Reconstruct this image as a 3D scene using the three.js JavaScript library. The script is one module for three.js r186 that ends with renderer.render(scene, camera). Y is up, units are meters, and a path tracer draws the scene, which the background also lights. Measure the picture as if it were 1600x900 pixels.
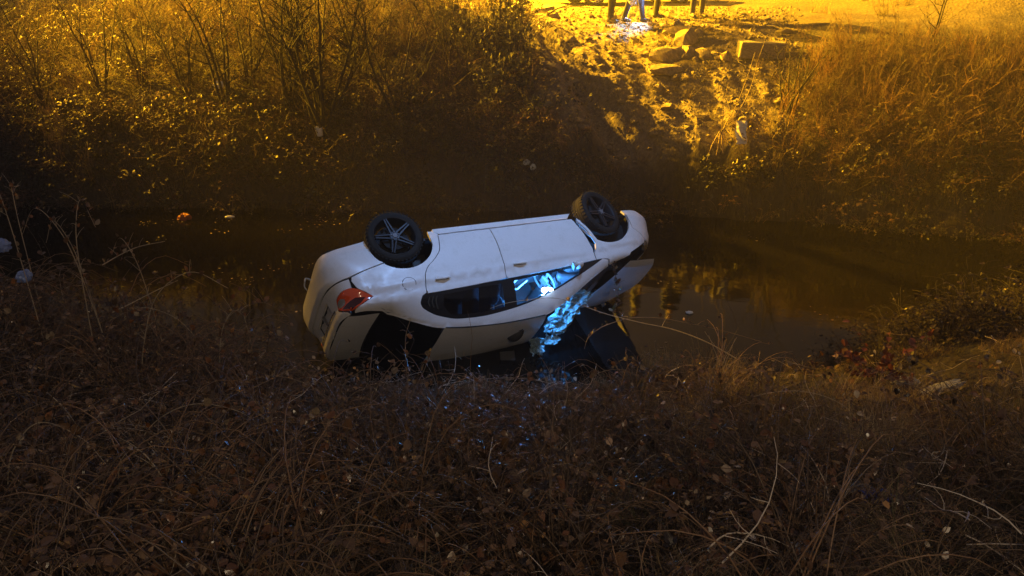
import * as THREE from 'three';
import { mergeGeometries, mergeVertices, toCreasedNormals } from 'three/addons/utils/BufferGeometryUtils.js';
import { TessellateModifier } from 'three/addons/modifiers/TessellateModifier.js';
import { MarchingCubes } from 'three/addons/objects/MarchingCubes.js';
import { RoundedBoxGeometry } from 'three/addons/geometries/RoundedBoxGeometry.js';
import { ConvexGeometry } from 'three/addons/geometries/ConvexGeometry.js';
import { ImprovedNoise } from 'three/addons/math/ImprovedNoise.js';

// ---------------------------------------------------------------- camera, sky, lamps, exposure
const scene = new THREE.Scene();
const EYE = 4.8;                       // eye height over the water of the creek (water level is y = 0)
const PITCH = 23.6 * Math.PI / 180;
const camera = new THREE.PerspectiveCamera(40.83, 16 / 9, 0.05, 900);
camera.position.set(0, EYE, 0);
camera.rotation.set(-PITCH, 0, 0);
scene.add(camera);

const lerp = (a, b, t) => a + (b - a) * t;
const SKY_LEVEL = 1;                  // night sky over a lit town: dull blue overhead, greyer and a little brighter low down
function skyTexture() {
  const W = 64, H = 32, d = new Float32Array(W * H * 4);
  for (let j = 0; j < H; j++) for (let i = 0; i < W; i++) {
    const el = ((j + .5) / H - .5) * Math.PI;        // row 0 = nadir
    const k = Math.pow(Math.max(0, Math.sin(el)), .7);
    const o = (j * W + i) * 4;
    d[o] = SKY_LEVEL * lerp(.135, .054, k); d[o + 1] = SKY_LEVEL * lerp(.116, .050, k); d[o + 2] = SKY_LEVEL * lerp(.128, .066, k); d[o + 3] = 1;
  }
  const t = new THREE.DataTexture(d, W, H, THREE.RGBAFormat, THREE.FloatType);
  t.mapping = THREE.EquirectangularReflectionMapping; t.magFilter = THREE.LinearFilter; t.minFilter = THREE.LinearFilter;
  t.colorSpace = THREE.LinearSRGBColorSpace; t.needsUpdate = true;
  return t;
}
scene.background = skyTexture();
scene.environment = scene.background;
scene.environmentIntensity = 1;

const SODIUM = new THREE.Color().setRGB(1, 0.50, 0.012);
const NEAR_LAMP = new THREE.Color().setRGB(1, 0.77, 0.48);
const FLOOD = new THREE.Color().setRGB(0.28, 0.50, 1);
const LIGHT = { sodium: 15000, left: 8500, near: 105, flood: 150, torch: 90, cabin: 8 };
const renderer = new THREE.WebGLRenderer({ antialias: true });
renderer.setSize(1024, 576);
renderer.toneMapping = THREE.LinearToneMapping;
renderer.toneMappingExposure = 1;
renderer.shadowMap.enabled = true;

// ---------------------------------------------------------------- helpers
let seed = 20231;
const rnd = () => { seed |= 0; seed = seed + 0x6D2B79F5 | 0; let t = Math.imul(seed ^ seed >>> 15, 1 | seed); t = t + Math.imul(t ^ t >>> 7, 61 | t) ^ t; return ((t ^ t >>> 14) >>> 0) / 4294967296; };
const rr = (a, b) => a + (b - a) * rnd();
const pick = a => a[Math.floor(rnd() * a.length)];
const V3 = (x, y, z) => new THREE.Vector3(x, y, z);
const clamp = (x, a, b) => Math.min(b, Math.max(a, x));
const sstep = (a, b, x) => { const t = clamp((x - a) / (b - a), 0, 1); return t * t * (3 - 2 * t); };

const noise3 = new ImprovedNoise();
const nz = (x, y, z = 0) => noise3.noise(x, y, z);
const fbm = (x, y, o = 4) => { let s = 0, a = .5, f = 1; for (let i = 0; i < o; i++) { s += a * nz(x * f + i * 7.3, y * f - i * 3.1, i * 1.7); a *= .5; f *= 2.03; } return s; };
const used = new Map();
function numbered(n) { const k = used.get(n) || 0; used.set(n, k + 1); return k ? n + '_' + String(k).padStart(3, '0') : n; }
function shade(o) { o.traverse(c => { if (c.isMesh) { c.castShadow = true; c.receiveShadow = true; } }); return o; }
function thing(name, label, category, pos = [0, 0, 0], turn = 0, group) {
  const o = new THREE.Group(); o.name = numbered(name); scene.add(o);
  o.position.set(...pos); o.rotation.y = turn; o.userData = { label, category };
  if (group) o.userData.group = group;
  return o;
}
function part(name, geo, mat, parent) {
  const m = new THREE.Mesh(geo, mat); m.name = name; m.castShadow = true; m.receiveShadow = true; parent.add(m); return m;
}
function single(name, geo, mat, label, category, group) {
  const m = new THREE.Mesh(geo, mat); m.name = numbered(name); m.castShadow = true; m.receiveShadow = true;
  m.userData = { label, category }; if (group) m.userData.group = group; scene.add(m); return m;
}
function structure(name, geo, mat) { const m = new THREE.Mesh(geo, mat); m.name = name; m.receiveShadow = true; m.castShadow = true; m.userData.kind = 'structure'; scene.add(m); return m; }
// monotone cubic table
function tab(xs, ys) {
  const n = xs.length, d = [], m = new Array(n);
  for (let i = 0; i < n - 1; i++) d.push((ys[i + 1] - ys[i]) / (xs[i + 1] - xs[i]));
  m[0] = d[0]; m[n - 1] = d[n - 2];
  for (let i = 1; i < n - 1; i++) m[i] = d[i - 1] * d[i] <= 0 ? 0 : 2 * d[i - 1] * d[i] / (d[i - 1] + d[i]);
  return x => {
    if (x <= xs[0]) return ys[0]; if (x >= xs[n - 1]) return ys[n - 1];
    let i = 0; while (x > xs[i + 1]) i++;
    const h = xs[i + 1] - xs[i], t = (x - xs[i]) / h, t2 = t * t, t3 = t2 * t;
    return (2 * t3 - 3 * t2 + 1) * ys[i] + (t3 - 2 * t2 + t) * h * m[i] + (-2 * t3 + 3 * t2) * ys[i + 1] + (t3 - t2) * h * m[i + 1];
  };
}
function gridGeo(nu, nv, f, flip = false) {
  const p = [], uv = [], idx = [];
  for (let j = 0; j <= nv; j++) for (let i = 0; i <= nu; i++) { const q = f(i / nu, j / nv); p.push(q[0], q[1], q[2]); uv.push(q[3] ?? i / nu, q[4] ?? j / nv); }
  for (let j = 0; j < nv; j++) for (let i = 0; i < nu; i++) {
    const a = j * (nu + 1) + i, b = a + 1, c = a + nu + 1, e = c + 1;
    if (flip) idx.push(a, c, b, b, c, e); else idx.push(a, b, c, b, e, c);
  }
  const g = new THREE.BufferGeometry();
  g.setAttribute('position', new THREE.Float32BufferAttribute(p, 3)); g.setAttribute('uv', new THREE.Float32BufferAttribute(uv, 2));
  g.setIndex(idx); g.computeVertexNormals(); return g;
}
function merge(list) { return mergeGeometries(list.map(g => { const q = g.index ? g.toNonIndexed() : g.clone(); for (const k of Object.keys(q.attributes)) if (!['position', 'normal', 'uv'].includes(k)) q.deleteAttribute(k); return q; })); }
function bar(a, b, r0, r1 = r0, n = 5) {                  // tapered round bar between two points
  const d = b.clone().sub(a), L = d.length(); const g = new THREE.CylinderGeometry(r1, r0, L, n, 1, false);
  g.applyQuaternion(new THREE.Quaternion().setFromUnitVectors(V3(0, 1, 0), d.normalize())); g.translate((a.x + b.x) / 2, (a.y + b.y) / 2, (a.z + b.z) / 2); return g;
}
function tube(pts, r0, r1, n = 5, seg) {                  // tapered tube through points
  const c = new THREE.CatmullRomCurve3(pts), S = seg || Math.max(3, pts.length * 3), F = c.computeFrenetFrames(S, false), p = [], nn = [], uv = [], idx = [];
  for (let i = 0; i <= S; i++) {
    const t = i / S, q = c.getPoint(t), r = lerp(r0, r1, t);
    for (let k = 0; k <= n; k++) { const a = k / n * Math.PI * 2, x = Math.cos(a), y = Math.sin(a); const N = F.normals[i].clone().multiplyScalar(x).addScaledVector(F.binormals[i], y); p.push(q.x + N.x * r, q.y + N.y * r, q.z + N.z * r); nn.push(N.x, N.y, N.z); uv.push(k / n, t); }
  }
  for (let i = 0; i < S; i++) for (let k = 0; k < n; k++) { const a = i * (n + 1) + k, b = a + 1, e = a + n + 1, f = e + 1; idx.push(a, b, e, b, f, e); }
  const g = new THREE.BufferGeometry(); g.setAttribute('position', new THREE.Float32BufferAttribute(p, 3)); g.setAttribute('normal', new THREE.Float32BufferAttribute(nn, 3)); g.setAttribute('uv', new THREE.Float32BufferAttribute(uv, 2)); g.setIndex(idx); return g;
}
function dataTex(W, H, f, srgb = true, repeat) {
  const d = new Uint8Array(W * H * 4);
  for (let j = 0; j < H; j++) for (let i = 0; i < W; i++) { const c = f(i / W, j / H, i, j), o = (j * W + i) * 4; for (let k = 0; k < 3; k++) d[o + k] = clamp(Math.round(c[k] * 255), 0, 255); d[o + 3] = 255; }
  const t = new THREE.DataTexture(d, W, H, THREE.RGBAFormat); t.magFilter = THREE.LinearFilter; t.minFilter = THREE.LinearMipmapLinearFilter; t.generateMipmaps = true; t.wrapS = t.wrapT = THREE.RepeatWrapping;
  if (srgb) t.colorSpace = THREE.SRGBColorSpace; if (repeat) t.repeat.set(...repeat); t.needsUpdate = true; return t;
}
const lin = (r, g, b) => new THREE.Color().setRGB(r, g, b);
const std = (c, rough = .8, o = {}) => new THREE.MeshStandardMaterial({ color: c, roughness: rough, metalness: 0, ...o });
// ---------------------------------------------------------------- car builder (x forward, left = +y', up = z'; three axes: x, up, -left)
const CS = [1.022, .985, .968];
const carV = (x, y, z) => [x * CS[0], z * CS[2], -y * CS[1]];
const XS = [-1.7, -1.34, -1.0, -.5, 0, .5, 1.0, 1.34, 1.5];
const cW = tab(XS, [.85, .872, .875, .878, .878, .878, .876, .872, .865]);
const cZs = tab([-2.4, -1.7, -1, 0, 1, 1.6, 2.3], [.23, .20, .175, .17, .17, .18, .20]);
const cZb = tab([-2.3, -1.7, -1.3, -.24, .6, 1.19, 1.5, 1.9, 2.3], [.985, 1.0, 1.0, .965, .925, .875, .835, .76, .66]);
const cZr = tab([-2.4, -1.9, -1.72, -1.42, -1.13, -.68, -.26, .20, .45, .71, 1.0, 1.32, 1.6, 1.9, 2.3], [1.035, 1.045, 1.075, 1.22, 1.345, 1.41, 1.435, 1.425, 1.345, 1.22, 1.07, .935, .875, .80, .70]);
const cYr = tab([-1.8, -1.42, -1.13, -.68, .2, .71, 1.0, 1.32, 1.6], [.64, .605, .58, .572, .572, .645, .70, .755, .77]);
const cXr = tab([.1, .17, .32, .45, .60, .65, .72, .9, 1.0, 1.05], [-2.24, -2.27, -2.31, -2.335, -2.33, -2.30, -2.245, -2.21, -2.225, -2.19]);   // rear outline
const cXf = tab([.1, .2, .35, .5, .62, .72, .85], [2.16, 2.24, 2.29, 2.28, 2.22, 2.12, 1.96]);           // front outline
function sideY(x, z) {                                                // half width on x in [-1.7, 1.5]
  const zs = cZs(x), zb = cZb(x), W = cW(x), yb = W - .045;
  if (z <= zb) {
    const t = clamp((z - zs) / (zb - zs), 0, 1);
    let y = t < .45 ? W - .075 * Math.pow((.45 - t) / .45, 2) : W - .045 * Math.pow((t - .45) / .55, 2.2);
    y += .010 * Math.exp(-Math.pow((t - .80) / .045, 2)) - .008 * Math.exp(-Math.pow((t - .885) / .05, 2)) + .006 * Math.exp(-Math.pow((t - .16) / .06, 2));
    return y;
  }
  const zr = Math.max(cZr(x), zb + .02), u = clamp((z - zb) / (zr - zb), 0, 1), yr = cYr(x);
  return lerp(yb, yr, Math.pow(u, 1.1)) + .014 * Math.sin(u * Math.PI) - .016 * Math.pow(clamp((u - .86) / .14, 0, 1), 2);
}
const planCache = new Map();
function planTable(end, z) {
  const key = end + ':' + Math.round(z * 400); let c = planCache.get(key); if (c) return c;
  const x0 = end < 0 ? -1.7 : 1.5, Y0 = sideY(x0, z), D = end < 0 ? -1.7 - cXr(z) : cXf(z) - 1.5, n = end < 0 ? lerp(8, 4.2, sstep(.2, .6, z)) : lerp(3.6, 2.7, sstep(.2, .5, z)), pts = [];
  const N = 72; let L = 0, px = 0, py = Y0;
  for (let i = 0; i <= N; i++) {
    const a = i / N * Math.PI / 2, dx = D * Math.pow(Math.sin(a), 2 / n), y = Y0 * Math.pow(Math.max(0, Math.cos(a)), 2 / n);
    if (i) L += Math.hypot(dx - px, y - py); px = dx; py = y; pts.push([L, dx, y]);
  }
  c = { pts, L, x0, end }; planCache.set(key, c); return c;
}
const SEND = { '-1': 1.33, '1': 1.35 };                               // nominal unrolled length of each end
function skin(q, z) {                                                 // unrolled left side: q is x on the flank and arc length round the ends
  if (q >= -1.7 && q <= 1.5) return [q, sideY(q, z)];
  const end = q < 0 ? -1 : 1, c = planTable(end, z), s = clamp((end < 0 ? -1.7 - q : q - 1.5) / SEND[end], 0, 1) * c.L;
  let i = 0; while (i < c.pts.length - 2 && c.pts[i + 1][0] < s) i++;
  const a = c.pts[i], b = c.pts[i + 1], t = (s - a[0]) / Math.max(1e-6, b[0] - a[0]);
  return [c.x0 + end * lerp(a[1], b[1], t), lerp(a[2], b[2], t)];
}
function skinPoint(q, z, off = 0) {
  const [x, y] = skin(q, z), e = .006;
  const [xa, ya] = skin(q + e, z), [xb, yb] = skin(q - e, z), [xc, yc] = skin(q, z + e), [xd, yd] = skin(q, z - e);
  const tu = V3(xa - xb, ya - yb, 0), tv = V3(xc - xd, yc - yd, 2 * e); const n = tv.cross(tu).normalize();
  return { p: V3(x, y, z).addScaledVector(n, off), n };
}
const SMOOTH = (pts, closed = true, step = .05) => {                  // rounded outline through points, resampled
  const c = new THREE.CatmullRomCurve3(pts.map(p => V3(p[0], p[1], 0)), closed, 'catmullrom', .35); const n = Math.max(8, Math.round(c.getLength() / step));
  return c.getPoints(n).slice(0, closed ? n : n + 1).map(p => [p.x, p.y]);
};
function skinPanel(outline, { holes = [], off = 0, side = 1, edge = .03, tess = .09, flange = true } = {}) {
  const sh = new THREE.Shape(outline.map(p => new THREE.Vector2(p[0], p[1])));
  for (const h of holes) sh.holes.push(new THREE.Path(h.map(p => new THREE.Vector2(p[0], p[1]))));
  let g = new THREE.ShapeGeometry(sh, 1); g.deleteAttribute('normal'); g.deleteAttribute('uv');
  g = new TessellateModifier(tess, 7).modify(g);
  const P = g.attributes.position, p = [], n = [], uv = [];
  const push = (q, z, o, nn) => { const s = skinPoint(q, z, off + o); const v = carV(s.p.x, s.p.y * side, s.p.z); p.push(...v); const m = nn || s.n; const k = V3(m.x, m.z, -m.y * side).normalize(); n.push(k.x, k.y, k.z); uv.push(q, z); };
  for (let i = 0; i < P.count; i += 3) for (const k of side > 0 ? [0, 2, 1] : [0, 1, 2]) push(P.getX(i + k), P.getY(i + k), 0);
  const area = l => { let t = 0; for (let i = 0; i < l.length; i++) { const u = l[i], w = l[(i + 1) % l.length]; t += u[0] * w[1] - w[0] * u[1]; } return t; };
  if (flange) [outline, ...holes].forEach((loop, li) => {
    const sg = Math.sign(area(loop)) * (li ? -1 : 1);
    for (let i = 0; i < loop.length; i++) {
      const a = loop[i], b = loop[(i + 1) % loop.length], L = Math.hypot(b[0] - a[0], b[1] - a[1]); if (L < 1e-4) continue;
      const nn = V3(sg * (b[1] - a[1]) / L, 0, -sg * (b[0] - a[0]) / L);
      const quad = [[a, 0], [b, 0], [a, -edge], [b, 0], [b, -edge], [a, -edge]]; if (sg * side < 0) for (const k of [0, 3]) { const t = quad[k + 1]; quad[k + 1] = quad[k + 2]; quad[k + 2] = t; }
      for (const [q, o] of quad) push(q[0], q[1], o, nn);
    }
  });
  const r = new THREE.BufferGeometry(); r.setAttribute('position', new THREE.Float32BufferAttribute(p, 3)); r.setAttribute('normal', new THREE.Float32BufferAttribute(n, 3)); r.setAttribute('uv', new THREE.Float32BufferAttribute(uv, 2)); return r;
}
const rev = a => a.slice().reverse();
const arcPts = (cx, cz, r, a0, a1, n = 16) => Array.from({ length: n + 1 }, (_, i) => { const a = a0 + (a1 - a0) * i / n; return [cx + r * Math.cos(a), cz + r * Math.sin(a)]; });
const lineTo = (...pts) => { const o = []; for (let i = 0; i < pts.length - 1; i++) { const n = Math.max(1, Math.round(Math.hypot(pts[i + 1][0] - pts[i][0], pts[i + 1][1] - pts[i][1]) / .08)); for (let k = 0; k < n; k++) o.push([lerp(pts[i][0], pts[i + 1][0], k / n), lerp(pts[i][1], pts[i + 1][1], k / n)]); } o.push(pts[pts.length - 1]); return o; };
const curveTo = (...pts) => SMOOTH(pts, false, .05);
const topZ = (x, y, crown = .04) => { const yr = cYr(x); return cZr(x) + crown * (1 - Math.pow(clamp(Math.abs(y) / yr, 0, 1), 2.2)); };
function topSheet(xa, xb, { crown = .04, inset = 0, off = 0, nu = 24, nv = 20, xfun, bump, y0 = -1, y1 = 1 } = {}) {   // xa/xb may depend on y (-1..1)
  return gridGeo(nu, nv, (u, v) => {
    const t = lerp(y0, y1, v); const x = lerp(xa(t), xb(t), u), y = t * (cYr(x) - inset); let z = topZ(x, y, crown) + off; let xx = x; if (bump) { const b = bump(x, y); z += b; }
    return [...carV(xx, y, z), x, y];
  }, false);
}
const M = {};
M.paint = (() => {
  const t = dataTex(256, 256, (u, v) => { const n = fbm(u * 9, v * 9, 4), s = fbm(u * 40 + 7, v * 40, 3); const d = sstep(0, .7, n + .4 * s) * .05; const w = .92 - .012 * s - d; return [w, w * .995, w * (.99 - d * .3)]; }, true, [.7, .7]);
  const r = dataTex(128, 128, (u, v) => { const s = .75 + .6 * fbm(u * 8, v * 8, 3); return [0, s, 0]; }, false);
  return new THREE.MeshPhysicalMaterial({ color: lin(.95, .96, .97), map: t, roughness: .5, roughnessMap: r, clearcoat: .3, clearcoatRoughness: .35 });
})();
M.darkPaint = new THREE.MeshPhysicalMaterial({ color: lin(.05, .045, .05), roughness: .35, clearcoat: 1, clearcoatRoughness: .1 });
M.black = std(lin(.010, .010, .011), .55);
M.blackGloss = std(lin(.012, .012, .013), .22);
M.shadedSide = std(lin(.03, .024, .018), .9);  // right side of the wreck painted dark so no lamp light shows
M.gap = std(lin(.012, .013, .015), .9);
M.tyre = (() => { const b = dataTex(128, 128, (u, v) => { const s = .45 + .5 * fbm(u * 14, v * 14, 3); return [s * 1.06, s, s * .9]; }, true); return std(lin(.045, .042, .038), .85, { map: b }); })();
M.rim = std(lin(.030, .031, .036), .5, { metalness: .4 });
M.rimLight = std(lin(.72, .70, .66), .4);
M.steel = std(lin(.35, .35, .36), .4, { metalness: .8 });
M.capGrey = std(lin(.16, .165, .18), .6);
M.chrome = std(lin(.7, .7, .7), .18, { metalness: 1 });
M.glass = new THREE.MeshPhysicalMaterial({ color: lin(.80, .86, .88), roughness: .03, transmission: 1, thickness: 0, ior: 1.5 });
M.tint = new THREE.MeshPhysicalMaterial({ color: lin(.12, .14, .16), roughness: .04, transmission: 1, thickness: 0, ior: 1.5 });
M.darkGlass = new THREE.MeshPhysicalMaterial({ color: lin(.004, .0045, .005), roughness: .42, specularIntensity: .2 });
M.red = new THREE.MeshPhysicalMaterial({ color: lin(.78, .085, .018), roughness: .12, clearcoat: 1, clearcoatRoughness: .05 });
M.redDark = new THREE.MeshPhysicalMaterial({ color: lin(.055, .004, .004), roughness: .15, clearcoat: 1 });
M.lampClear = new THREE.MeshPhysicalMaterial({ color: lin(.5, .47, .42), roughness: .15, metalness: .4, clearcoat: 1 });
M.cabin = std(lin(.10, .105, .115), .8);
M.cabinDark = std(lin(.03, .03, .033), .7);
M.seat = std(lin(.085, .085, .095), .85);
M.lining = std(lin(.35, .35, .36), .9);
M.plate = std(lin(.62, .62, .60), .5);

function wheelParts(root, x, y, z, side, { rim = M.rim, steer = 0, spin = 0, R = .332, Wd = .205 } = {}) {
  const w = new THREE.Group(); w.name = 'wheel'; root.add(w);
  w.position.set(...carV(x, y, z)); w.rotation.y = steer;
  if (side < 0) w.rotation.y += Math.PI;
  // local: wheel axis along z, outer face toward -z (left side)
  const prof = [[.238, -.5], [.250, -.515], [.276, -.54], [.297, -.50], [.312, -.42], [.318, -.30], [.3185, -.20], [.312, -.19], [.312, -.16], [.3188, -.15], [.319, -.02], [.3125, -.015], [.3125, .02], [.319, .025], [.3188, .15], [.312, .16], [.312, .19], [.3185, .2], [.318, .3], [.312, .42], [.297, .5], [.25, .515], [.238, .5]].map(p => new THREE.Vector2(p[0] / .319 * R, p[1] * Wd));
  const ty = new THREE.LatheGeometry(prof, 56); ty.rotateX(Math.PI / 2);
  const blocks = [];
  for (let i = 0; i < 44; i++) for (const s of [-1, 1]) { const a = (i + (s > 0 ? .5 : 0)) / 44 * Math.PI * 2; const b = new THREE.BoxGeometry(.022, .012, Wd * .30); b.translate(0, R - .003, s * Wd * .34); b.rotateZ(a); blocks.push(b); }
  part('tyre', merge([ty, ...blocks]), M.tyre, w);
  const rp = [[.214, .35], [.219, -.2], [.228, -.44], [.240, -.50], [.244, -.47], [.240, -.42]].map(p => new THREE.Vector2(p[0] / .319 * R, p[1] * Wd));
  const lip = new THREE.LatheGeometry(rp, 48); lip.rotateX(Math.PI / 2);
  const rg = [lip];
  const sh = new THREE.Shape(); sh.moveTo(-.008, .045); sh.lineTo(-.0055, .232); sh.lineTo(.0055, .232); sh.lineTo(.008, .045); sh.closePath();
  for (let i = 0; i < 5; i++) for (const s of [-1, 1]) {
    const g = new THREE.ExtrudeGeometry(sh, { depth: .022, bevelEnabled: true, bevelSize: .004, bevelThickness: .004, bevelSegments: 2, curveSegments: 1 });
    g.rotateX(-.12); g.rotateZ(s * .06); g.translate(s * .026, 0, -Wd * .40); g.rotateZ(i * Math.PI * 2 / 5 + spin); rg.push(g);
  }
  const hub = new THREE.CylinderGeometry(.056, .064, .03, 24); hub.rotateX(-Math.PI / 2); hub.translate(0, 0, -Wd * .40); rg.push(hub);
  part('rim', merge(rg), rim, w);
  const cap = new THREE.CylinderGeometry(.028, .030, .012, 20); cap.rotateX(-Math.PI / 2); cap.translate(0, 0, -Wd * .40 - .021); const caps = [cap];
  for (let i = 0; i < 5; i++) { const n = new THREE.CylinderGeometry(.008, .008, .014, 6); n.rotateX(Math.PI / 2); const a = i / 5 * Math.PI * 2 + spin + .6; n.translate(Math.cos(a) * .043, Math.sin(a) * .043, -Wd * .40 - .02); caps.push(n); }
  part('hub_cap', merge(caps), M.capGrey, w);
  const disc = new THREE.CylinderGeometry(.145, .145, .022, 32); disc.rotateX(Math.PI / 2); disc.translate(0, 0, -.02);
  const drum = new THREE.CylinderGeometry(.2, .2, .02, 32); drum.rotateX(Math.PI / 2); drum.translate(0, 0, .05);
  const cal = new RoundedBoxGeometry(.09, .13, .06, 2, .012); cal.translate(.12, .05, -.02);
  part('brake', merge([disc, drum, cal]), M.gap, w);
  return w;
}

// outlines on the unrolled left side, (q, z)
const ARCH_R = [-1.375, .285, .375], ARCH_F = [1.36, .30, .385];
const O = {};
O.doorCut = [[-.90, .245], [-.925, .36], [-.96, .48], [-1.05, .585], [-1.155, .67], [-1.215, .77], [-1.24, .90], [-1.25, .985]];   // rear edge of the rear door
O.bCut = [[-.235, .245], [-.225, .5], [-.23, .78], [-.245, .955]];
O.fCut = [[.925, .25], [.955, .38], [1.0, .55], [1.03, .72], [1.035, .80], [1.04, .892]];
O.beltZ = x => cZb(x) - .004;
O.dloTop = [[-1.30, 1.0], [-1.335, 1.075], [-1.31, 1.135], [-1.17, 1.225], [-.93, 1.30], [-.58, 1.325], [-.21, 1.30], [.10, 1.25], [.42, 1.165], [.76, 1.045], [1.0, .95], [1.14, .886]];
function buildCar(root, P, { wreck = true, rim = M.rim } = {}) {
  const both = (name, f, mat, parent = root) => { const r = []; for (const s of [1, -1]) r.push(part(name, f(s), wreck && s < 0 && /quarter_panel|door/.test(name) ? M.shadedSide : mat, parent)); return r; };
  const belt = (a, b, dz = 0) => { const n = Math.max(2, Math.round(Math.abs(b - a) / .08)), o = []; for (let i = 0; i <= n; i++) { const x = lerp(a, b, i / n); o.push([x, O.beltZ(x) + dz]); } return o; };
  const railLine = (a, b, d = 0) => { const n = Math.max(2, Math.round(Math.abs(b - a) / .06)), o = []; for (let i = 0; i <= n; i++) { const x = lerp(a, b, i / n); o.push([x, cZr(x) - d]); } return o; };
  const off = (pts, dx) => pts.map(p => [p[0] + dx, p[1]]);
  // ---- quarter panel with C pillar, roof rail and A pillar
  const g = .005;
  const archR = arcPts(...ARCH_R, Math.PI * .78, .245, 22);            // over the rear wheel, from the back to the front
  const quarter = [
    ...lineTo([-.885, .18], [-.895, .235]), ...off(curveTo(...O.doorCut), -g), ...curveTo(...O.dloTop).slice(1),
    ...lineTo([1.15, .889], [1.22, .905]).slice(1), ...railLine(1.24, -1.75), ...lineTo([-1.78, 1.062], [-2.02, 1.045], [-2.14, 1.04]),
    ...curveTo([-2.15, 1.03], [-2.0, .985], [-1.86, .925]).slice(1), ...curveTo([-1.87, .912], [-1.93, .87], [-2.02, .80], [-2.06, .70]).slice(1),
    ...lineTo([-2.04, .66], [-1.84, .60], [-1.625, .545]), ...archR.slice(1), ...lineTo([-1.005, .2], [-1.0, .165])];
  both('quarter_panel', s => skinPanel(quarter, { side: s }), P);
  // ---- doors
  const rearDoor = [...lineTo([-.885, .247], [-.245, .247]), ...off(curveTo(...O.bCut), -g), ...belt(-.26, -1.235).slice(1), ...rev(off(curveTo(...O.doorCut), g)).slice(1)];
  const frontDoor = [...lineTo([-.225, .247], [.915, .247]), ...off(curveTo(...O.fCut), -g), ...belt(1.02, -.225), ...rev(off(curveTo(...O.bCut), g)).slice(1)];
  const handle = (q, z, s, parent) => {
    const a = skinPoint(q - .085, z, .012), b = skinPoint(q, z + .004, .034), c = skinPoint(q + .085, z, .012);
    const t = tube([a.p, b.p, c.p].map(v => V3(...carV(v.x, v.y * s, v.z))), .015, .015, 8, 14); 
    part('handle', t, P, parent); 
    part('handle_slit', skinPanel([[q - .085, z + .006], [q + .085, z + .006], [q + .07, z + .019], [q - .075, z + .019]], { side: s, off: .002, edge: .004, tess: .05 }), M.gap, parent);
  };
  M.handleShade = M.handleShade || new THREE.MeshPhysicalMaterial({ color: lin(.55, .56, .58), roughness: .4, clearcoat: .4 });
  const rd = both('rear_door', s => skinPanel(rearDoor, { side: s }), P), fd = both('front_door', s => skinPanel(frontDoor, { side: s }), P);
  rd.forEach((d, i) => handle(-1.03, .845, i ? -1 : 1, d)); fd.forEach((d, i) => handle(-.03, .80, i ? -1 : 1, d));
  // ---- window frames and panes
  const ws = [-.30, -.175];                                            // the pillar between the side windows
  const topAt = x => { const c = O._top || (O._top = curveTo(...O.dloTop)); for (let i = 1; i < c.length; i++) { const a = c[i - 1], b = c[i]; if ((a[0] - x) * (b[0] - x) <= 0 && i > 12) return lerp(a[1], b[1], (x - a[0]) / (b[0] - a[0] || 1)); } return .9; };
  const topRun = (a, b, d) => { const n = Math.round(Math.abs(b - a) / .05), o = []; for (let i = 0; i <= n; i++) { const x = lerp(a, b, i / n); o.push([x, topAt(x) - d]); } return o; };
  const dlo = [...belt(1.12, -1.27, .004), ...curveTo(...O.dloTop)];
  const holeRear = [...lineTo([-1.05, O.beltZ(-1.05) + .045], [-.32, O.beltZ(-.32) + .045]), ...topRun(-.32, -1.0, .04), [-1.07, 1.15]];
  const holeQ = [[-1.285, 1.07], [-1.26, 1.05], [-1.10, 1.045], [-1.12, 1.16], [-1.16, 1.185], [-1.25, 1.135]];
  const holeFront = [...lineTo([-.155, O.beltZ(-.155) + .045], [.74, O.beltZ(.74) + .035]), [.79, .98], ...topRun(.74, -.155, .018)];
  const holeTri = [[.84, .935], [1.03, .905], [1.0, .922], [.86, .975]];
  const frames = [];
  [1, -1].forEach((s, i) => {
    const d = i; part('window_frame', skinPanel(dlo, { side: s, off: -.006, holes: [rev(holeRear), rev(holeFront)], edge: .02 }), M.blackGloss, rd[d]);
    part('window_pane', skinPanel(holeRear, { side: s, off: -.014, flange: false }), M.tint, rd[d]);
    const lou = []; for (let k = 0; k < 3; k++) { const q = -1.13 - k * .045; lou.push(skinPanel(curveTo([q, 1.04], [q - .02, 1.09], [q - .005, 1.17 - k * .02]).concat(rev(curveTo([q - .012, 1.04], [q - .034, 1.09], [q - .019, 1.17 - k * .02]))), { side: s, off: .002, edge: .012, tess: .06 })); }
    part('corner_trim', merge(lou), M.frameGrey, rd[d]);
    if (!wreck || s < 0) part('window_pane', skinPanel(holeFront, { side: s, off: -.014, flange: false }), M.glass, fd[d]);
  });
  // ---- fuel flap (left side only)
  const fl = arcPts(-1.425, .85, .073, 0, Math.PI * 2, 28).slice(0, 28);
  const ring = skinPanel(arcPts(-1.425, .85, .080, 0, Math.PI * 2, 28).slice(0, 28), { off: .0012, edge: .004, tess: .05 });
  const fp = part('fuel_flap', skinPanel(fl, { off: .0030, edge: .004, tess: .04 }), P, root); part('flap_gap', ring, M.gap, fp);
  // ---- sill, fenders, bumpers
  both('sill', s => skinPanel([...lineTo([-.94, .150], [.945, .150]), ...lineTo([.90, .198], [.86, .238], [-.875, .238], [-.94, .2]).slice(0)], { side: s, off: .010, edge: .05 }), P);
  const archF = arcPts(...ARCH_F, Math.PI - .28, .16, 22);
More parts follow.
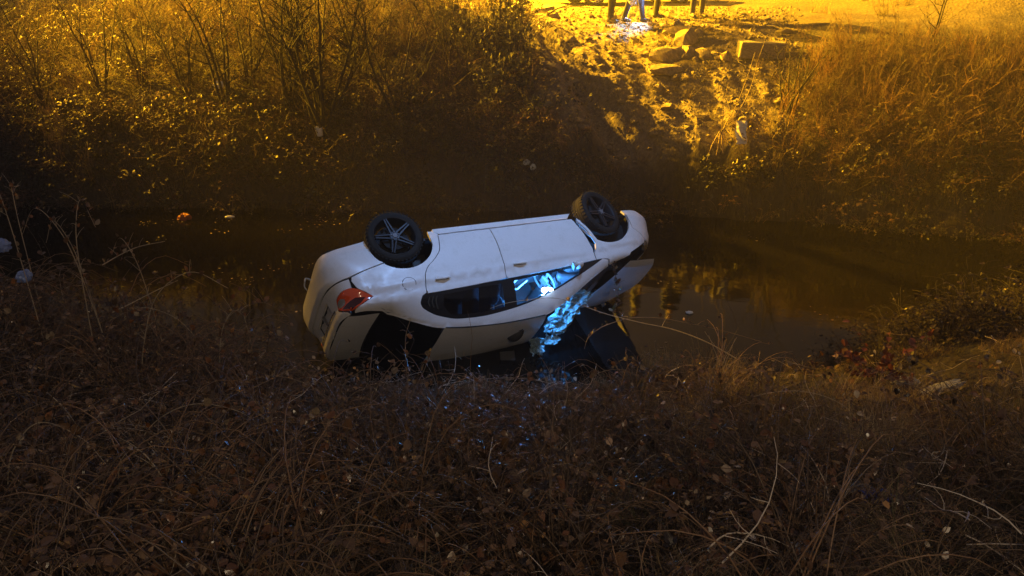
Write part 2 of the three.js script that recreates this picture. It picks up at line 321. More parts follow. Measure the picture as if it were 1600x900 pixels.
  const fender = wreck
    ? [...lineTo([.975, .30], [1.005, .23]), ...archF.map(p => [p[0], p[1]]), ...lineTo([1.745, .50], [1.86, .585], [1.96, .66]), ...curveTo([1.95, .70], [1.80, .775], [1.62, .845]), ...railLine(1.60, 1.26, .004), ...lineTo([1.24, .900], [1.15, .884], [1.045, .888]), ...lineTo([1.045, .80], [1.075, .745], [1.105, .66], [1.07, .52], [1.02, .40])]
    : [...lineTo([.945, .30], [.99, .23]), ...archF, ...lineTo([1.745, .50], [1.86, .585], [1.96, .66]), ...curveTo([1.95, .70], [1.80, .775], [1.62, .845]), ...railLine(1.60, 1.26, .004), ...lineTo([1.24, .900], [1.15, .884], [1.05, .888]), ...rev(off(curveTo(...O.fCut), g)).slice(1)];
  for (const s of [1, -1]) part('front_fender', skinPanel(fender, { side: s, off: wreck ? .004 : 0 }), wreck && s < 0 ? M.shadedSide : P, root);
  const fb = [...lineTo([1.752, .28], [1.75, .18], [2.2, .165], [2.84, .165], [2.84, .66], [2.5, .66], [2.1, .655], [1.97, .645], [1.87, .575], [1.755, .495])];
  both('front_bumper', s => skinPanel(fb, { side: s }), P);
  both('headlight', s => skinPanel(curveTo([1.98, .665], [2.15, .66], [2.42, .665], [2.40, .70], [2.2, .735], [1.98, .72], [1.95, .69]), { side: s, off: -.002 }), M.lampClear);
  const rb = [...lineTo([-1.755, .30], [-1.765, .185], [-2.0, .235], [-2.2, .28], [-3.03, .30], [-3.03, .655], [-2.6, .655], [-2.3, .662], [-2.06, .648], [-1.85, .588], [-1.64, .533]), ...arcPts(...ARCH_R, Math.PI * .775, Math.PI * 1.02, 8).slice(1)];
  both('rear_bumper', s => skinPanel(rb, { side: s, edge: .05 }), P);
  const tf = [...lineTo([-2.08, .672], [-2.4, .672], [-3.03, .668], [-3.03, 1.032], [-2.5, 1.035], [-2.2, 1.04]), ...curveTo([-2.19, 1.026], [-2.30, .985], [-2.40, .93]).slice(1), ...curveTo([-2.41, .90], [-2.37, .80], [-2.22, .765], [-2.09, .775]).slice(1)];
  const plateHole = [[-2.62, .86], [-2.64, .72], [-3.02, .72], [-3.02, .86]];
  const tl = both('trunk_face', s => skinPanel(tf, { side: s, holes: [plateHole], edge: .06 }), P);
  tl.forEach((t, i) => { part('plate_recess', skinPanel([[-2.6, .88], [-2.62, .70], [-3.03, .70], [-3.03, .88]], { side: i ? -1 : 1, off: -.055, flange: false }), M.black, t); part('garnish', skinPanel([[-2.48, .905], [-2.5, .875], [-3.03, .875], [-3.03, .905]], { side: i ? -1 : 1, off: .012, edge: .014 }), M.chrome, t); });
  part('licence_plate', skinPanel([[-2.70, .845], [-2.70, .735], [-3.03, .735], [-3.03, .845]], { off: -.03, edge: .01 }), M.plate, root);
  part('licence_plate', skinPanel([[-2.70, .845], [-2.70, .735], [-3.03, .735], [-3.03, .845]], { off: -.03, edge: .01, side: -1 }), M.plate, root);
  // ---- tail lights
  [1, -1].forEach(s => {
    const lens = curveTo([-1.868, .918], [-1.95, .866], [-2.05, .795], [-2.12, .772], [-2.22, .775], [-2.36, .81], [-2.39, .905], [-2.30, .965], [-2.15, 1.018], [-2.02, .985], [-1.90, .933]);
    const t = part('tail_light', skinPanel(lens, { side: s, off: .004, edge: .03, tess: .05 }), M.red, root);
    part('lamp_bowl', skinPanel(SMOOTH([[-2.22, .86], [-2.30, .83], [-2.37, .86], [-2.36, .91], [-2.28, .93], [-2.22, .91]]), { side: s, off: .008, edge: .006, tess: .04 }), M.lampClear, t);
    part('lamp_shade', skinPanel([[-1.96, .918], [-2.08, .895], [-2.20, .925], [-2.29, .955], [-2.15, 1.008], [-2.03, .975]], { side: s, off: .0075, edge: .004, tess: .05 }), M.redDark, t);
  });
  // ---- top: trunk lid, rear window, roof, windscreen, hood
  const rearPlan = t => { const c = planTable(-1, 1.036); const y = Math.min(Math.abs(t), 1) * .64; let i = c.pts.length - 1; while (i > 0 && c.pts[i][2] < y) i--; return -1.7 - c.pts[i][1] + .004; };
  const lid = gridGeo(16, 24, (u, v) => { const t = lerp(-1, 1, v), xa = -1.775 - .06 * (1 - t * t), xb = rearPlan(t), x = lerp(xa, xb, u), y = t * .64; return [...carV(x, y, topZ(Math.max(x, -2.35), y, .035) + .012 * Math.sin(u * Math.PI) + .006), x, y]; }, true);
  part('trunk_lid', lid, P, root);
  part('rear_window', topSheet(t => -1.755 - .06 * (1 - t * t), t => -1.09 - .03 * (1 - t * t), { crown: .045, inset: .012, off: -.004, nu: 20 }), M.darkGlass, root);
  const roof = topSheet(t => -1.075 - .03 * (1 - t * t), t => .24 + .04 * (1 - t * t), { crown: .05, inset: .014, off: .002, nu: 40, nv: 26, bump: wreck ? (x, y) => -.020 * Math.exp(-((x - .05) ** 2 + (y - .18) ** 2) / .02) - .05 * sstep(-.1, -.5, y) * sstep(-.7, .3, x) + .010 * fbm(x * 3, y * 3, 2) : null });
  part('roof', roof, P, root);
  for (const s of [1, -1]) part('roof_groove', tube(Array.from({ length: 14 }, (_, i) => { const x = lerp(-1.06, .22, i / 13); return V3(...carV(x, s * (cYr(x) - .006), cZr(x) - .002)); }), .007, .007, 6, 30), M.black, root);
  return { railLine };
}
M.frameGrey = std(lin(.05, .047, .04), .3);
// ---------------------------------------------------------------- land: the two banks, the creek bed, the level ground beyond
const farEdge = tab([-40, -14, -9, -1.5, 3.7, 8, 12, 40], [16.5, 15.2, 14.8, 14.6, 14.25, 13.1, 12.4, 9]);
const nearEdge = tab([-40, -12, -9, -6, -3, 0, 2.5, 5.9, 7.6, 12, 40], [11.5, 10.6, 10.0, 9.0, 8.1, 7.9, 8.2, 8.9, 9.1, 9.2, 8]);
const farRise = tab([-1.5, 0, .1, .3, .6, 1.0, 1.6, 2.7, 4.4, 5.7, 8, 14], [-.5, .0, .45, .95, 1.40, 1.68, 1.98, 2.58, 3.08, 3.26, 3.3, 3.3]);
const nearRise = tab([-1.5, 0, .4, 1, 2, 4, 6, 8, 11], [-.5, 0, .25, .45, .78, 1.5, 2.3, 3.2, 3.25]);
function bareDirt(x, d) {                                              // 1 where the bank is trampled bare earth
  const s = d - farEdge(x);
  const left = sstep(.2, .7, x - .25 * nz(d * .9, 3.1)), right = 1 - sstep(5.4, 6.5, x - .5 * (s - 3) * .55 - .4 * nz(d * .8, 9.1));
  return left * right * sstep(.30, .75, s + .25 * nz(x * 1.3, 5.5));
}
function landH(x, z) {
  const d = -z, fe = farEdge(x) + .30 * nz(x * .55, 2.2) + .22 * nz(x * 1.7, 8.1) + .10 * nz(x * 4.3, 6.1), ne = nearEdge(x) + .25 * nz(x * .6, 4.4);
  const mid = (fe + ne) / 2;
  if (d > mid) {
    const s = d - fe; let h = farRise(s);
    const up = sstep(.2, 1.2, s);
    h += up * (.10 * fbm(x * .55, d * .55, 3) + .07 * (1 - sstep(6, 9, s)) * fbm(x * 1.9, d * 1.9 + 20, 3));
    const bd = bareDirt(x, d);
    if (bd > .02) h += bd * (.10 * Math.abs(fbm(x * 2.6, d * 2.6 + 5, 4)) + .05 * fbm(x * 8, d * 8, 4)) * (1 - .6 * sstep(4, 7, s));
    { // trench with a raised left lip, shaped into the slope to darken the shadow band
      const ax = .25, ad = 19.6, bx = 2.25, bd2 = 14.7, ux = bx - ax, ud = bd2 - ad, L2 = ux * ux + ud * ud, t = clamp(((x - ax) * ux + (d - ad) * ud) / L2, 0, 1), px = x - ax - ux * t, pd = d - ad - ud * t, sd = (ux * pd - ud * px) / Math.sqrt(L2) + .10 * nz(d * 2.3, x, 4), w = lerp(.16, .42, t), fade = sstep(.15, .6, s) * (1 - sstep(.3, .9, Math.hypot(px, pd) - 1));
      h += fade * (-lerp(.25, .55, t) * Math.exp(-(sd * sd) / (w * w)) + lerp(.16, .34, t) * Math.exp(-Math.pow((sd + 1.9 * w) / (1.1 * w), 2)));
    }
    h += .28 * sstep(.6, -.3, x) * sstep(.4, 1.2, s) * (1 - sstep(4.5, 7.5, s)) * sstep(-14, -1, x);     // bushes stand on a low lip
    h += 1.45 * sstep(9.2, 14, x + .35 * (d - 20)) * sstep(17.5, 20.5, d) * (1 - sstep(24, 30, d));        // earth mound at the right
    return h;
  }
  const s = ne - d; let h = nearRise(s);
  h += sstep(0, .8, s) * (.16 * fbm(x * .8, d * .8 + 40, 3) + .09 * fbm(x * 2.1, d * 2.1 + 7, 3));
  h += .50 * sstep(3.2, 6.2, x) * sstep(.2, .9, s) * (1 - sstep(3.2, 6, s));                              // small terrace near the water, right
  return h;
}
function uneven(list) { const o = []; for (const [a, b, n] of list) for (let i = 0; i < n; i++) o.push(lerp(a, b, i / n)); o.push(list[list.length - 1][1]); return o; }
const M0 = {};
const soilTex = dataTex(512, 512, (u, v) => {
  const a = fbm(u * 26, v * 26, 5), b = fbm(u * 90 + 3, v * 90, 3), c = nz(u * 160, v * 160, 2);
  const g = clamp(.80 + .34 * a + .22 * b + .10 * c, .25, 1); return [g, g * (.985 + .02 * a), g * (.96 + .05 * b)];
}, true, [.5, .5]);
const soilBump = dataTex(512, 512, (u, v) => { const a = fbm(u * 40, v * 40, 5), b = Math.abs(fbm(u * 110, v * 110 + 9, 3)); const g = .5 + .5 * a + .5 * b; return [g, g, g]; }, false, [.5, .5]);
{
  const xs = uneven([[-420, -60, 14], [-60, -16, 30], [-16, -4, 60], [-4, 0, 40], [0, 6.5, 120], [6.5, 12, 60], [12, 30, 40], [30, 420, 24]]);
  const ds = uneven([[-60, -2, 16], [-2, 7, 56], [7, 12.4, 50], [12.4, 14, 40], [14, 20, 130], [20, 28, 60], [28, 80, 40], [80, 600, 20]]);
  const p = [], uv = [], col = [], idx = [], nx = xs.length;
  for (const d of ds) for (const x of xs) {
    const h = landH(x, -d); p.push(x, h, -d); uv.push(x, d);
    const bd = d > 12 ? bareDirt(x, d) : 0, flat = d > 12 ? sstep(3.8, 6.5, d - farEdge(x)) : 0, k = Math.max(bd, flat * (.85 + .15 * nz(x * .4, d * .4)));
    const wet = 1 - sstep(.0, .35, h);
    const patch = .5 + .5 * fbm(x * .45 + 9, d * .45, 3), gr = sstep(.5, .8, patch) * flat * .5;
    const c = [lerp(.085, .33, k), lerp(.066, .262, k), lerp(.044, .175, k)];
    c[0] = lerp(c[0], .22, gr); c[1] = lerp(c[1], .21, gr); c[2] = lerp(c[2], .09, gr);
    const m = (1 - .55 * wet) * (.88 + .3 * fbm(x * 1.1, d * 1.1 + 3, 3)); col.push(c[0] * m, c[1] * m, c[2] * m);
  }
  for (let j = 0; j < ds.length - 1; j++) for (let i = 0; i < nx - 1; i++) { const a = j * nx + i; idx.push(a, a + 1, a + nx, a + 1, a + nx + 1, a + nx); }
  const g = new THREE.BufferGeometry(); g.setAttribute('position', new THREE.Float32BufferAttribute(p, 3)); g.setAttribute('uv', new THREE.Float32BufferAttribute(uv, 2)); g.setAttribute('color', new THREE.Float32BufferAttribute(col, 3)); g.setIndex(idx); g.computeVertexNormals();
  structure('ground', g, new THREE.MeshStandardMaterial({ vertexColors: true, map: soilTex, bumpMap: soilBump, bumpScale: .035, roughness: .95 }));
  const wb = dataTex(256, 256, (u, v) => { const t = Math.PI * 2, s = .5 + .22 * Math.sin(t * (3 * u + 2 * v) + 2 * Math.sin(t * v * 2)) * .5 + .3 * fbm(u * 12, v * 12, 4); return [s, s, s]; }, false, [.35, .6]);
  const water = gridGeo(60, 30, (u, v) => { const x = lerp(-60, 60, u); return [x, .09, -lerp(6.2, 18, v), x, lerp(6.2, 18, v)]; });
  structure('water', water, new THREE.MeshPhysicalMaterial({ color: lin(.0028, .0024, .0022), roughness: .05, ior: 1.33, bumpMap: wb, bumpScale: .0022 }));
}
const camRay = (u, v) => { const cx = (u - 800) / 1209, cy = -(v - 450) / 1209; const c = Math.cos(PITCH), s = Math.sin(PITCH); return V3(cx, cy * c - s, -c - cy * s).normalize(); };
function onGround(u, v, level) {                                      // where a sight line meets the land (or the water)
  const r = camRay(u, v); let t = 1.0;
  for (let i = 0; i < 4000; i++) { const x = r.x * t, y = EYE + r.y * t, z = r.z * t; const h = Math.max(level ?? -9, landH(x, z)); if (y <= Math.max(h, 0)) return V3(x, Math.max(h, 0), z); t += .02; }
  return V3(r.x * t, 0, r.z * t);
}
const atDepth = (u, v, d) => { const r = camRay(u, v), t = d / -r.z; return V3(r.x * t, EYE + r.y * t, -d); };
// ---------------------------------------------------------------- street lamps
M.pole = std(lin(.22, .22, .22), .5, { metalness: .6 });
function streetLamp(label, x, z, h, reach, turn, color, power, glow, radius, aim) {
  const y0 = landH(x, z), t = thing('street_lamp', label, 'street lamp', [x, y0, z], turn);
  part('pole', tube([V3(0, 0, 0), V3(0, h * .5, 0), V3(0, h - .3, 0), V3(.25, h, 0), V3(reach, h + .12, 0)], .085, .045, 10, 30), M.pole, t);
  part('base_plate', (() => { const g = new THREE.CylinderGeometry(.17, .19, .06, 16); g.translate(0, .03, 0); return g; })(), M.pole, t);
  const head = part('lamp_head', (() => { const g = new THREE.SphereGeometry(1, 24, 12, 0, Math.PI * 2, 0, Math.PI / 2); g.scale(.36, .13, .17); g.translate(reach + .2, h + .13, 0); return g; })(), M.pole, t);
  const gm = new THREE.MeshStandardMaterial({ color, emissive: color, emissiveIntensity: glow, roughness: .4 });
  part('lamp_glass', (() => { const g = new THREE.SphereGeometry(1, 20, 10, 0, Math.PI * 2, Math.PI / 2, Math.PI / 2); g.scale(.20, .07, .12); g.translate(reach + .2, h + .12, 0); return g; })(), gm, head);
  const l = aim ? new THREE.SpotLight(color, power, 0, aim[3], aim[4], 2) : new THREE.PointLight(color, power, 0, 2); l.position.set(reach + .2, h + .0, 0); l.castShadow = true; l.shadow.radius = radius; t.add(l);
  if (aim) { t.updateMatrixWorld(true); l.target.position.copy(t.worldToLocal(V3(aim[0], aim[1], aim[2]))); t.add(l.target); l.target.name = 'aim'; }
  return t;
}
streetLamp('tall sodium street lamp beyond the far bank, lighting the bare dirt', -7.2, -27.6, 6.6, 1.4, -.5, SODIUM, LIGHT.sodium, 30, 6, [6.5, 3.3, -21.5, .585, .14]);
streetLamp('sodium street lamp standing out of the picture to the left, lighting the bushes', -20, -19.2, 6.8, 3.0, -.05, SODIUM, LIGHT.left, 30, 6, [-1.6, 2.8, -17.3, .52, .9]);
streetLamp('street lamp on the near road behind the viewer', 3.6, 7.5, 6.4, 1.2, 2.2, NEAR_LAMP, LIGHT.near, 8, 8);
{ // work light on a boom that reaches over the creek from behind the viewer
  const P0 = V3(3.4, landH(3.4, 4), 4), P1 = V3(1.5, 9.6, -6.4), t = thing('work_light', 'bluish white work light on a long boom reaching over the creek, trained on the car', 'work light', P0.toArray());
  const e = P1.clone().sub(P0);
  part('boom', tube([V3(0, 0, 0), V3(0, 2.2, 0), e.clone().multiplyScalar(.55).add(V3(0, 1.4, 0)), e.clone().add(V3(0, .16, 0))], .09, .03, 10, 30), M.pole, t);
  part('base_plate', (() => { const g = new THREE.CylinderGeometry(.45, .5, .12, 20); g.translate(0, .06, 0); return g; })(), M.pole, t);
  const to = V3(-.35, 1.3, -9.6), dir = to.clone().sub(P1).normalize(), q = new THREE.Quaternion().setFromUnitVectors(V3(0, 0, 1), dir);
  const head = part('lamp_head', (() => { const g = new RoundedBoxGeometry(.44, .34, .10, 3, .02); g.applyQuaternion(q); g.translate(e.x, e.y, e.z); return g; })(), M.pole, t);
  part('lamp_glass', (() => { const g = new RoundedBoxGeometry(.38, .28, .02, 3, .008); g.applyQuaternion(q); g.translate(e.x + dir.x * .06, e.y + dir.y * .06, e.z + dir.z * .06); return g; })(), new THREE.MeshStandardMaterial({ color: FLOOD, emissive: FLOOD, emissiveIntensity: 8 }), head);
  const l = new THREE.SpotLight(FLOOD, LIGHT.flood, 0, .335, .7, 2); l.position.copy(e).addScaledVector(dir, .1); l.castShadow = true; l.shadow.radius = 20; t.add(l); l.target.position.copy(e).addScaledVector(dir, 8); l.target.name = 'aim'; t.add(l.target);
}
// ---------------------------------------------------------------- the overturned car
const car = thing('overturned_car', 'white four door car lying upside down in the dark creek', 'car');
{
  const fwd = V3(.8815, -.052, -.4692), up = V3(.3221, -.6605, .6783), left = V3(.3452, .7491, .5655);
  const m = new THREE.Matrix4().makeBasis(fwd.normalize(), up.normalize(), left.clone().normalize().negate());
  car.quaternion.setFromRotationMatrix(m); car.position.set(-.426, EYE - 3.595, -9.70);
  buildCar(car, M.paint);
  const L = (x, y, z) => V3(...carV(x, y, z));
  // dark shell behind the panel gaps, wheel wells, floor
  for (const s of [1, -1]) {
    const o = [...lineTo([-.9, .20], [.93, .20], [.95, .30], [1.0, .60], [1.02, .86]), ...lineTo([1.0, cZb(1) - .02], [.5, cZb(.5) - .02], [-.3, cZb(-.3) - .02], [-1.2, .965], [-1.75, .945], [-2.2, .93], [-3.0, .93], [-3.0, .21], [-1.80, .21]), ...arcPts(ARCH_R[0], ARCH_R[1], .42, Math.PI * 1.03, -.1, 18)];
    part('inner_shell', skinPanel(o, { side: s, off: -.034, flange: false, tess: .12 }), M.gap, car);
    for (const A of [ARCH_R, ARCH_F]) {
      const w = gridGeo(28, 4, (u, v) => { const a = Math.PI * u, k = .42 + .02 * Math.sin(a); return L(A[0] + k * Math.cos(a), s * lerp(.40, .80, v), A[1] - .02 + k * Math.sin(a)).toArray(); }, s < 0);
      const e = gridGeo(28, 6, (u, v) => { const a = Math.PI * u; return L(A[0] + .42 * v * Math.cos(a), s * .40, A[1] - .02 + .44 * v * Math.sin(a)).toArray(); }, s > 0);
      part('wheel_well', merge([w, e]), M.black, car);
    }
  }
  const floor = new THREE.BoxGeometry(3.9, .03, 1.36); floor.translate(-.05, .205, 0); part('underbody', floor, M.black, car);
  const fr = new THREE.BoxGeometry(.03, .5, 1.3); fr.translate(1.12, .55, 0); part('firewall', fr, M.black, car);
  // wheels hang out of their arches
  wheelParts(car, -1.43, .80, .225, 1, { spin: .35, steer: .03 });
  wheelParts(car, -1.43, -.80, .225, -1, { spin: .8 });
  wheelParts(car, 1.33, .795, .215, 1, { spin: .12, steer: -.30 });
  wheelParts(car, 1.33, -.795, .215, -1, { spin: .5, steer: -.26 });
  // cabin
  const rb = (w, h, d, r, x, y, z, rot = 0) => { const g = new RoundedBoxGeometry(w, h, d, 3, r); g.rotateZ(rot); const p = L(x, y, z); g.translate(p.x, p.y, p.z); return g; };
  for (const s of [1, -1]) {
    const seat = part('front_seat', merge([rb(.50, .15, .50, .06, .05, s * .37, .50, -.1), rb(.14, .62, .48, .06, -.27, s * .37, .82, .32)]), M.seat, car);
    part('headrest', rb(.09, .17, .27, .04, -.40, s * .37, 1.20, .3), M.seat, seat);
  }
  part('rear_seat', merge([rb(.5, .16, 1.24, .07, -.82, 0, .52, -.1), rb(.14, .60, 1.24, .06, -1.12, 0, .82, .35)]), M.seat, car);
  part('dashboard', merge([rb(.46, .26, 1.36, .09, .92, 0, .76), rb(.30, .10, .40, .05, .74, .37, .92, .2), rb(.5, .26, .24, .04, .55, 0, .52)]), M.cabin, car);
  part('headliner', topSheet(t => -1.05, t => .26, { crown: .05, inset: .03, off: -.035, nu: 14, nv: 12 }), M.lining, car);
  part('door_card', merge([skinPanel([...lineTo([-.9, .26], [.92, .26], [1.0, .86], [-.2, .93], [-1.2, .97])], { side: -1, off: -.045, tess: .2 })]), M.cabin, car);
  const sw = new THREE.Group(); sw.name = 'steering_wheel'; car.add(sw); { const p = L(.50, .36, .86); sw.position.copy(p); sw.rotation.z = -.42; sw.rotation.y = .12; }
  const ringG = new THREE.TorusGeometry(.185, .016, 10, 48); ringG.rotateY(Math.PI / 2);
  part('rim', ringG, M.cabinTrim || (M.cabinTrim = std(lin(.16, .17, .19), .45)), sw);
  const spk = [rb(.05, .12, .15, .04, 0, 0, 0)]; for (const a of [0, Math.PI, -Math.PI / 2]) { const b = new RoundedBoxGeometry(.02, .035, .17, 2, .008); b.translate(0, 0, .095); b.rotateX(a); spk.push(b); }
  part('hub', merge(spk), M.cabinTrim, sw);
  part('column', bar(V3(.02, 0, 0), V3(.34, .0, 0), .035, .045, 10), M.cabinDark, sw);
  part('stalk', merge([bar(V3(.06, 0, -.02), V3(.05, .02, -.17), .009, .007, 6), bar(V3(.06, 0, .02), V3(.05, .02, .17), .009, .007, 6)]), M.cabinDark, sw);
  // belts and loose straps seen through the driver's window
  const belt = tube([L(-.18, .66, 1.12), L(-.12, .60, .98), L(.02, .52, .86), L(.10, .40, .80), L(-.05, .22, .66)], .022, .022, 4, 30);
  part('seat_belt', belt, M.strap || (M.strap = std(lin(.45, .47, .5), .7)), car);
  part('seat_belt', tube([L(-.14, .68, 1.05), L(-.05, .62, 1.03), L(.06, .50, .95), L(.16, .55, .90)], .012, .012, 5, 24), M.strap, car);
  part('airbag', (() => { const g = new THREE.SphereGeometry(1, 24, 16); const P = g.attributes.position; for (let i = 0; i < P.count; i++) { const x = P.getX(i), y = P.getY(i), z = P.getZ(i); const k = 1 + .28 * nz(x * 2.2, y * 2.2, z * 2.2) + .12 * nz(x * 6, y * 6, z * 6); P.setXYZ(i, x * k * .05, y * k * .17, z * k * .13); } g.computeVertexNormals(); const p = L(-.12, .15, 1.02); g.translate(p.x, p.y, p.z); return g; })(), M.lining, car);
  // lamp still burning at the roof lining
  const lamp = new THREE.Group(); lamp.name = 'cabin_lamp'; car.add(lamp); { const k = skinPoint(.255, 1.165, -.004).p; lamp.position.copy(L(k.x, k.y, k.z)); }
  M.lampGlow = new THREE.MeshStandardMaterial({ color: lin(.8, .85, 1), emissive: lin(.55, .75, 1), emissiveIntensity: 14, roughness: .4 });
  const bulbs = []; for (const [dx, dy, dz, r] of [[-.03, 0, -.02, .040], [.022, -.012, -.02, .022], [.055, .004, -.02, .026], [.085, .010, -.012, .012]]) { const b = new THREE.SphereGeometry(r, 14, 10); b.scale(1, .85, .9); b.translate(dx, dy, dz); bulbs.push(b); }
  part('bulb', merge(bulbs), M.lampGlow, lamp);
  const pl = new THREE.PointLight(new THREE.Color().setRGB(.06, .34, 1), LIGHT.cabin, 0, 2); pl.position.set(0, -.05, .09); pl.castShadow = true; pl.shadow.radius = 1.5; lamp.add(pl);
  // side mirror folded against the door
  const mir = part('side_mirror', (() => { const g = new THREE.SphereGeometry(1, 22, 14); g.scale(.065, .05, .075); g.rotateY(.25); const p = L(.72, .90, .955); g.translate(p.x, p.y, p.z); return g; })(), M.paint, car);
  part('mirror_glass', (() => { const g = new RoundedBoxGeometry(.02, .07, .13, 3, .009); g.rotateY(.3); const p = L(.645, .90, .965); g.translate(p.x, p.y, p.z); return g; })(), M.mirrorBack || (M.mirrorBack = std(lin(.30, .29, .26), .5)), mir);
  part('mirror_foot', (() => { const a = bar(L(.80, .80, .90), L(.72, .88, .94), .03, .025, 8); return a; })(), M.black, mir);
  // windscreen: crazed strip under the roof edge, clear dark glass below it
  const crz = (() => { const pts = []; for (let i = 0; i < 420; i++) pts.push([rnd(), rnd(), rnd()]);
    const cell = (u, v) => { let a = 9, b = 9, k = 0; for (let i = 0; i < pts.length; i++) { let dx = Math.abs(pts[i][0] - u), dy = Math.abs(pts[i][1] - v); dx = Math.min(dx, 1 - dx); dy = Math.min(dy, 1 - dy); const d = dx * dx + dy * dy; if (d < a) { b = a; a = d; k = i; } else if (d < b) b = d; } return [Math.sqrt(b) - Math.sqrt(a), pts[k][2]]; };
    return { map: dataTex(160, 160, (u, v) => { const [e, h] = cell(u, v); const l = sstep(.0, .012, e); const w = lerp(.95, .50 + .28 * h, l); return [w * .92, w * .98, w]; }), bump: dataTex(160, 160, (u, v) => { const [e, h] = cell(u, v); return [.35 * h + .6 * sstep(0, .02, e), 0, 0].map((x, i, a) => a[0]); }, false) }; })();
  for (const t of Object.values(crz)) t.repeat.set(4, 4);
  M.crazed = new THREE.MeshPhysicalMaterial({ color: lin(.82, 1, .92), map: crz.map, bumpMap: crz.bump, bumpScale: .006, roughness: .32, transmission: .55, thickness: 0, side: THREE.DoubleSide });
  const crumple = (x, y) => .035 * nz(x * 9, y * 7, 1.3) + .02 * nz(x * 22, y * 16, 4) - .02;
  const wedge = t => .38 + .05 * Math.sin(t * 5) + .03 * Math.sin(t * 17 + 1);
  const ws = part('windscreen', topSheet(t => wedge(t) + .285, t => 1.27 - .0 * t, { crown: .07, inset: .03, off: -.012, nu: 26, nv: 24, bump: (x, y) => .5 * crumple(x, y) * sstep(1.1, .6, x) }), M.darkScreen || (M.darkScreen = new THREE.MeshPhysicalMaterial({ color: lin(.42, .46, .5), roughness: .06, transmission: .9, thickness: 0 })), car);
  // the crazed laminate has torn out of its frame and hangs from the pillar into the water
  car.updateMatrixWorld(true); const toCar = v => car.worldToLocal(v);
  const edgeA = new THREE.CatmullRomCurve3([[903, 451, 9.0], [880, 471, 8.93], [866, 490, 8.87], [852, 508, 8.80], [836, 527, 8.74], [832, 546, 8.68], [840, 568, 8.60]].map(q => atDepth(...q))), edgeB = new THREE.CatmullRomCurve3([[930, 458, 9.06], [912, 478, 8.98], [896, 499, 8.90], [880, 520, 8.82], [868, 533, 8.76], [860, 548, 8.69], [855, 569, 8.61]].map(q => atDepth(...q)));
  const hang = (v0, v1, u0, u1, n, ph) => gridGeo(18, n, (uu, vv) => { const v = lerp(v0, v1, vv), u = lerp(u0, u1, uu), a = edgeA.getPoint(v), b = edgeB.getPoint(v), rg = .16 * nz(v * 11 + ph, uu < .5 ? 1 : 7) + .09 * nz(v * 36, uu < .5 ? 3 : 9), tip = .5 - Math.abs(vv - .5), pinch = 1 - sstep(.10, 0, tip) * (.35 + .5 * nz(uu * 6 + ph, 2)); const p = a.lerp(b, .5 + (u - .5 + rg) * pinch); p.z += .06 * nz(u * 3, v * 9, 2 + ph) + .045 * nz(u * 7, v * 22, 5) + .03 * nz(u * 16, v * 44, 8); p.y += .035 * nz(u * 4, v * 12, 6); p.x += .03 * nz(u * 5, v * 18, 4); const q = toCar(p); return [q.x, q.y, q.z, u * .3, v * 1.2]; });
  part('crazed_sheet', hang(0, .56, -.05, 1.02, 44, 0), M.crazed, ws);
  part('crazed_sheet', hang(.60, .74, .45, 1.1, 14, 3), M.crazed, ws);
  part('crazed_sheet', hang(.66, 1, -.15, .62, 30, 6), M.crazed, ws);
  { const g = new THREE.SphereGeometry(1, 24, 16); g.scale(.105, .135, .03); g.rotateZ(-.5); g.rotateX(-.4); const p = toCar(atDepth(805, 518, 8.60)); const mg = part('interior_mirror', (() => { const inv = car.quaternion.clone().invert(); g.applyQuaternion(inv); g.translate(p.x, p.y, p.z); return g; })(), M.black, car);
    const f = new THREE.SphereGeometry(1, 20, 12); f.scale(.05, .045, .012); f.rotateX(-.4); const p2 = toCar(atDepth(812, 512, 8.565)); f.applyQuaternion(car.quaternion.clone().invert()); f.translate(p2.x, p2.y, p2.z); part('mirror_glass', f, M.chrome, mg);
    const v = new RoundedBoxGeometry(.19, .15, .03, 3, .012); v.rotateZ(.1); v.rotateX(-.5); const p3 = toCar(atDepth(793, 558, 8.55)); v.applyQuaternion(car.quaternion.clone().invert()); v.translate(p3.x, p3.y, p3.z); part('reflection_board', v, M.cabinDark, car); }  // last board is added in place of the blue cabin reflection
  // bonnet sprung open
  const hinge = L(1.36, 0, .92), ang = -.30;
  const hood = topSheet(t => 1.56 - .30 * (1 - t) / 2, t => 2.16 - .24 * Math.pow(Math.abs(t), 2.6) - .46 * (1 - t) / 2, { crown: .06, inset: -.01, off: .004, nu: 22, nv: 26, bump: (x, y) => .03 * nz(x * 2.2, y * 2.6, 3) * sstep(1.4, 1.9, x) });
  const tr = new THREE.Matrix4().makeTranslation(hinge.x, hinge.y, hinge.z).multiply(new THREE.Matrix4().makeRotationZ(-ang)).multiply(new THREE.Matrix4().makeTranslation(-hinge.x, -hinge.y, -hinge.z));
  hood.applyMatrix4(tr); const hd = part('bonnet', hood, M.paint, car);
  const hood2 = topSheet(t => 1.58 - .30 * (1 - t) / 2, t => 2.11 - .24 * Math.pow(Math.abs(t), 2.6) - .46 * (1 - t) / 2, { crown: .06, inset: .02, off: -.02, nu: 12, nv: 14 }); hood2.applyMatrix4(tr); part('bonnet_lining', hood2, M.gap, hd);
  part('engine', merge([rb(.70, .42, 1.22, .06, 1.60, 0, .50), rb(.4, .12, .4, .04, 1.6, .1, .78), rb(.2, .18, .28, .02, 1.45, .5, .66), rb(.16, .2, .2, .04, 1.8, -.45, .6), rb(.06, .45, 1.1, .02, 2.02, 0, .5)]), M.black, car);
  part('cowl', merge([rb(.16, .06, 1.42, .02, 1.29, 0, .89)]), M.black, car);
  for (const s of [.25, -.35]) part('wiper', bar(L(1.25, s, .93), L(1.10, s - .45, .985), .008, .006, 5), M.black, ws);
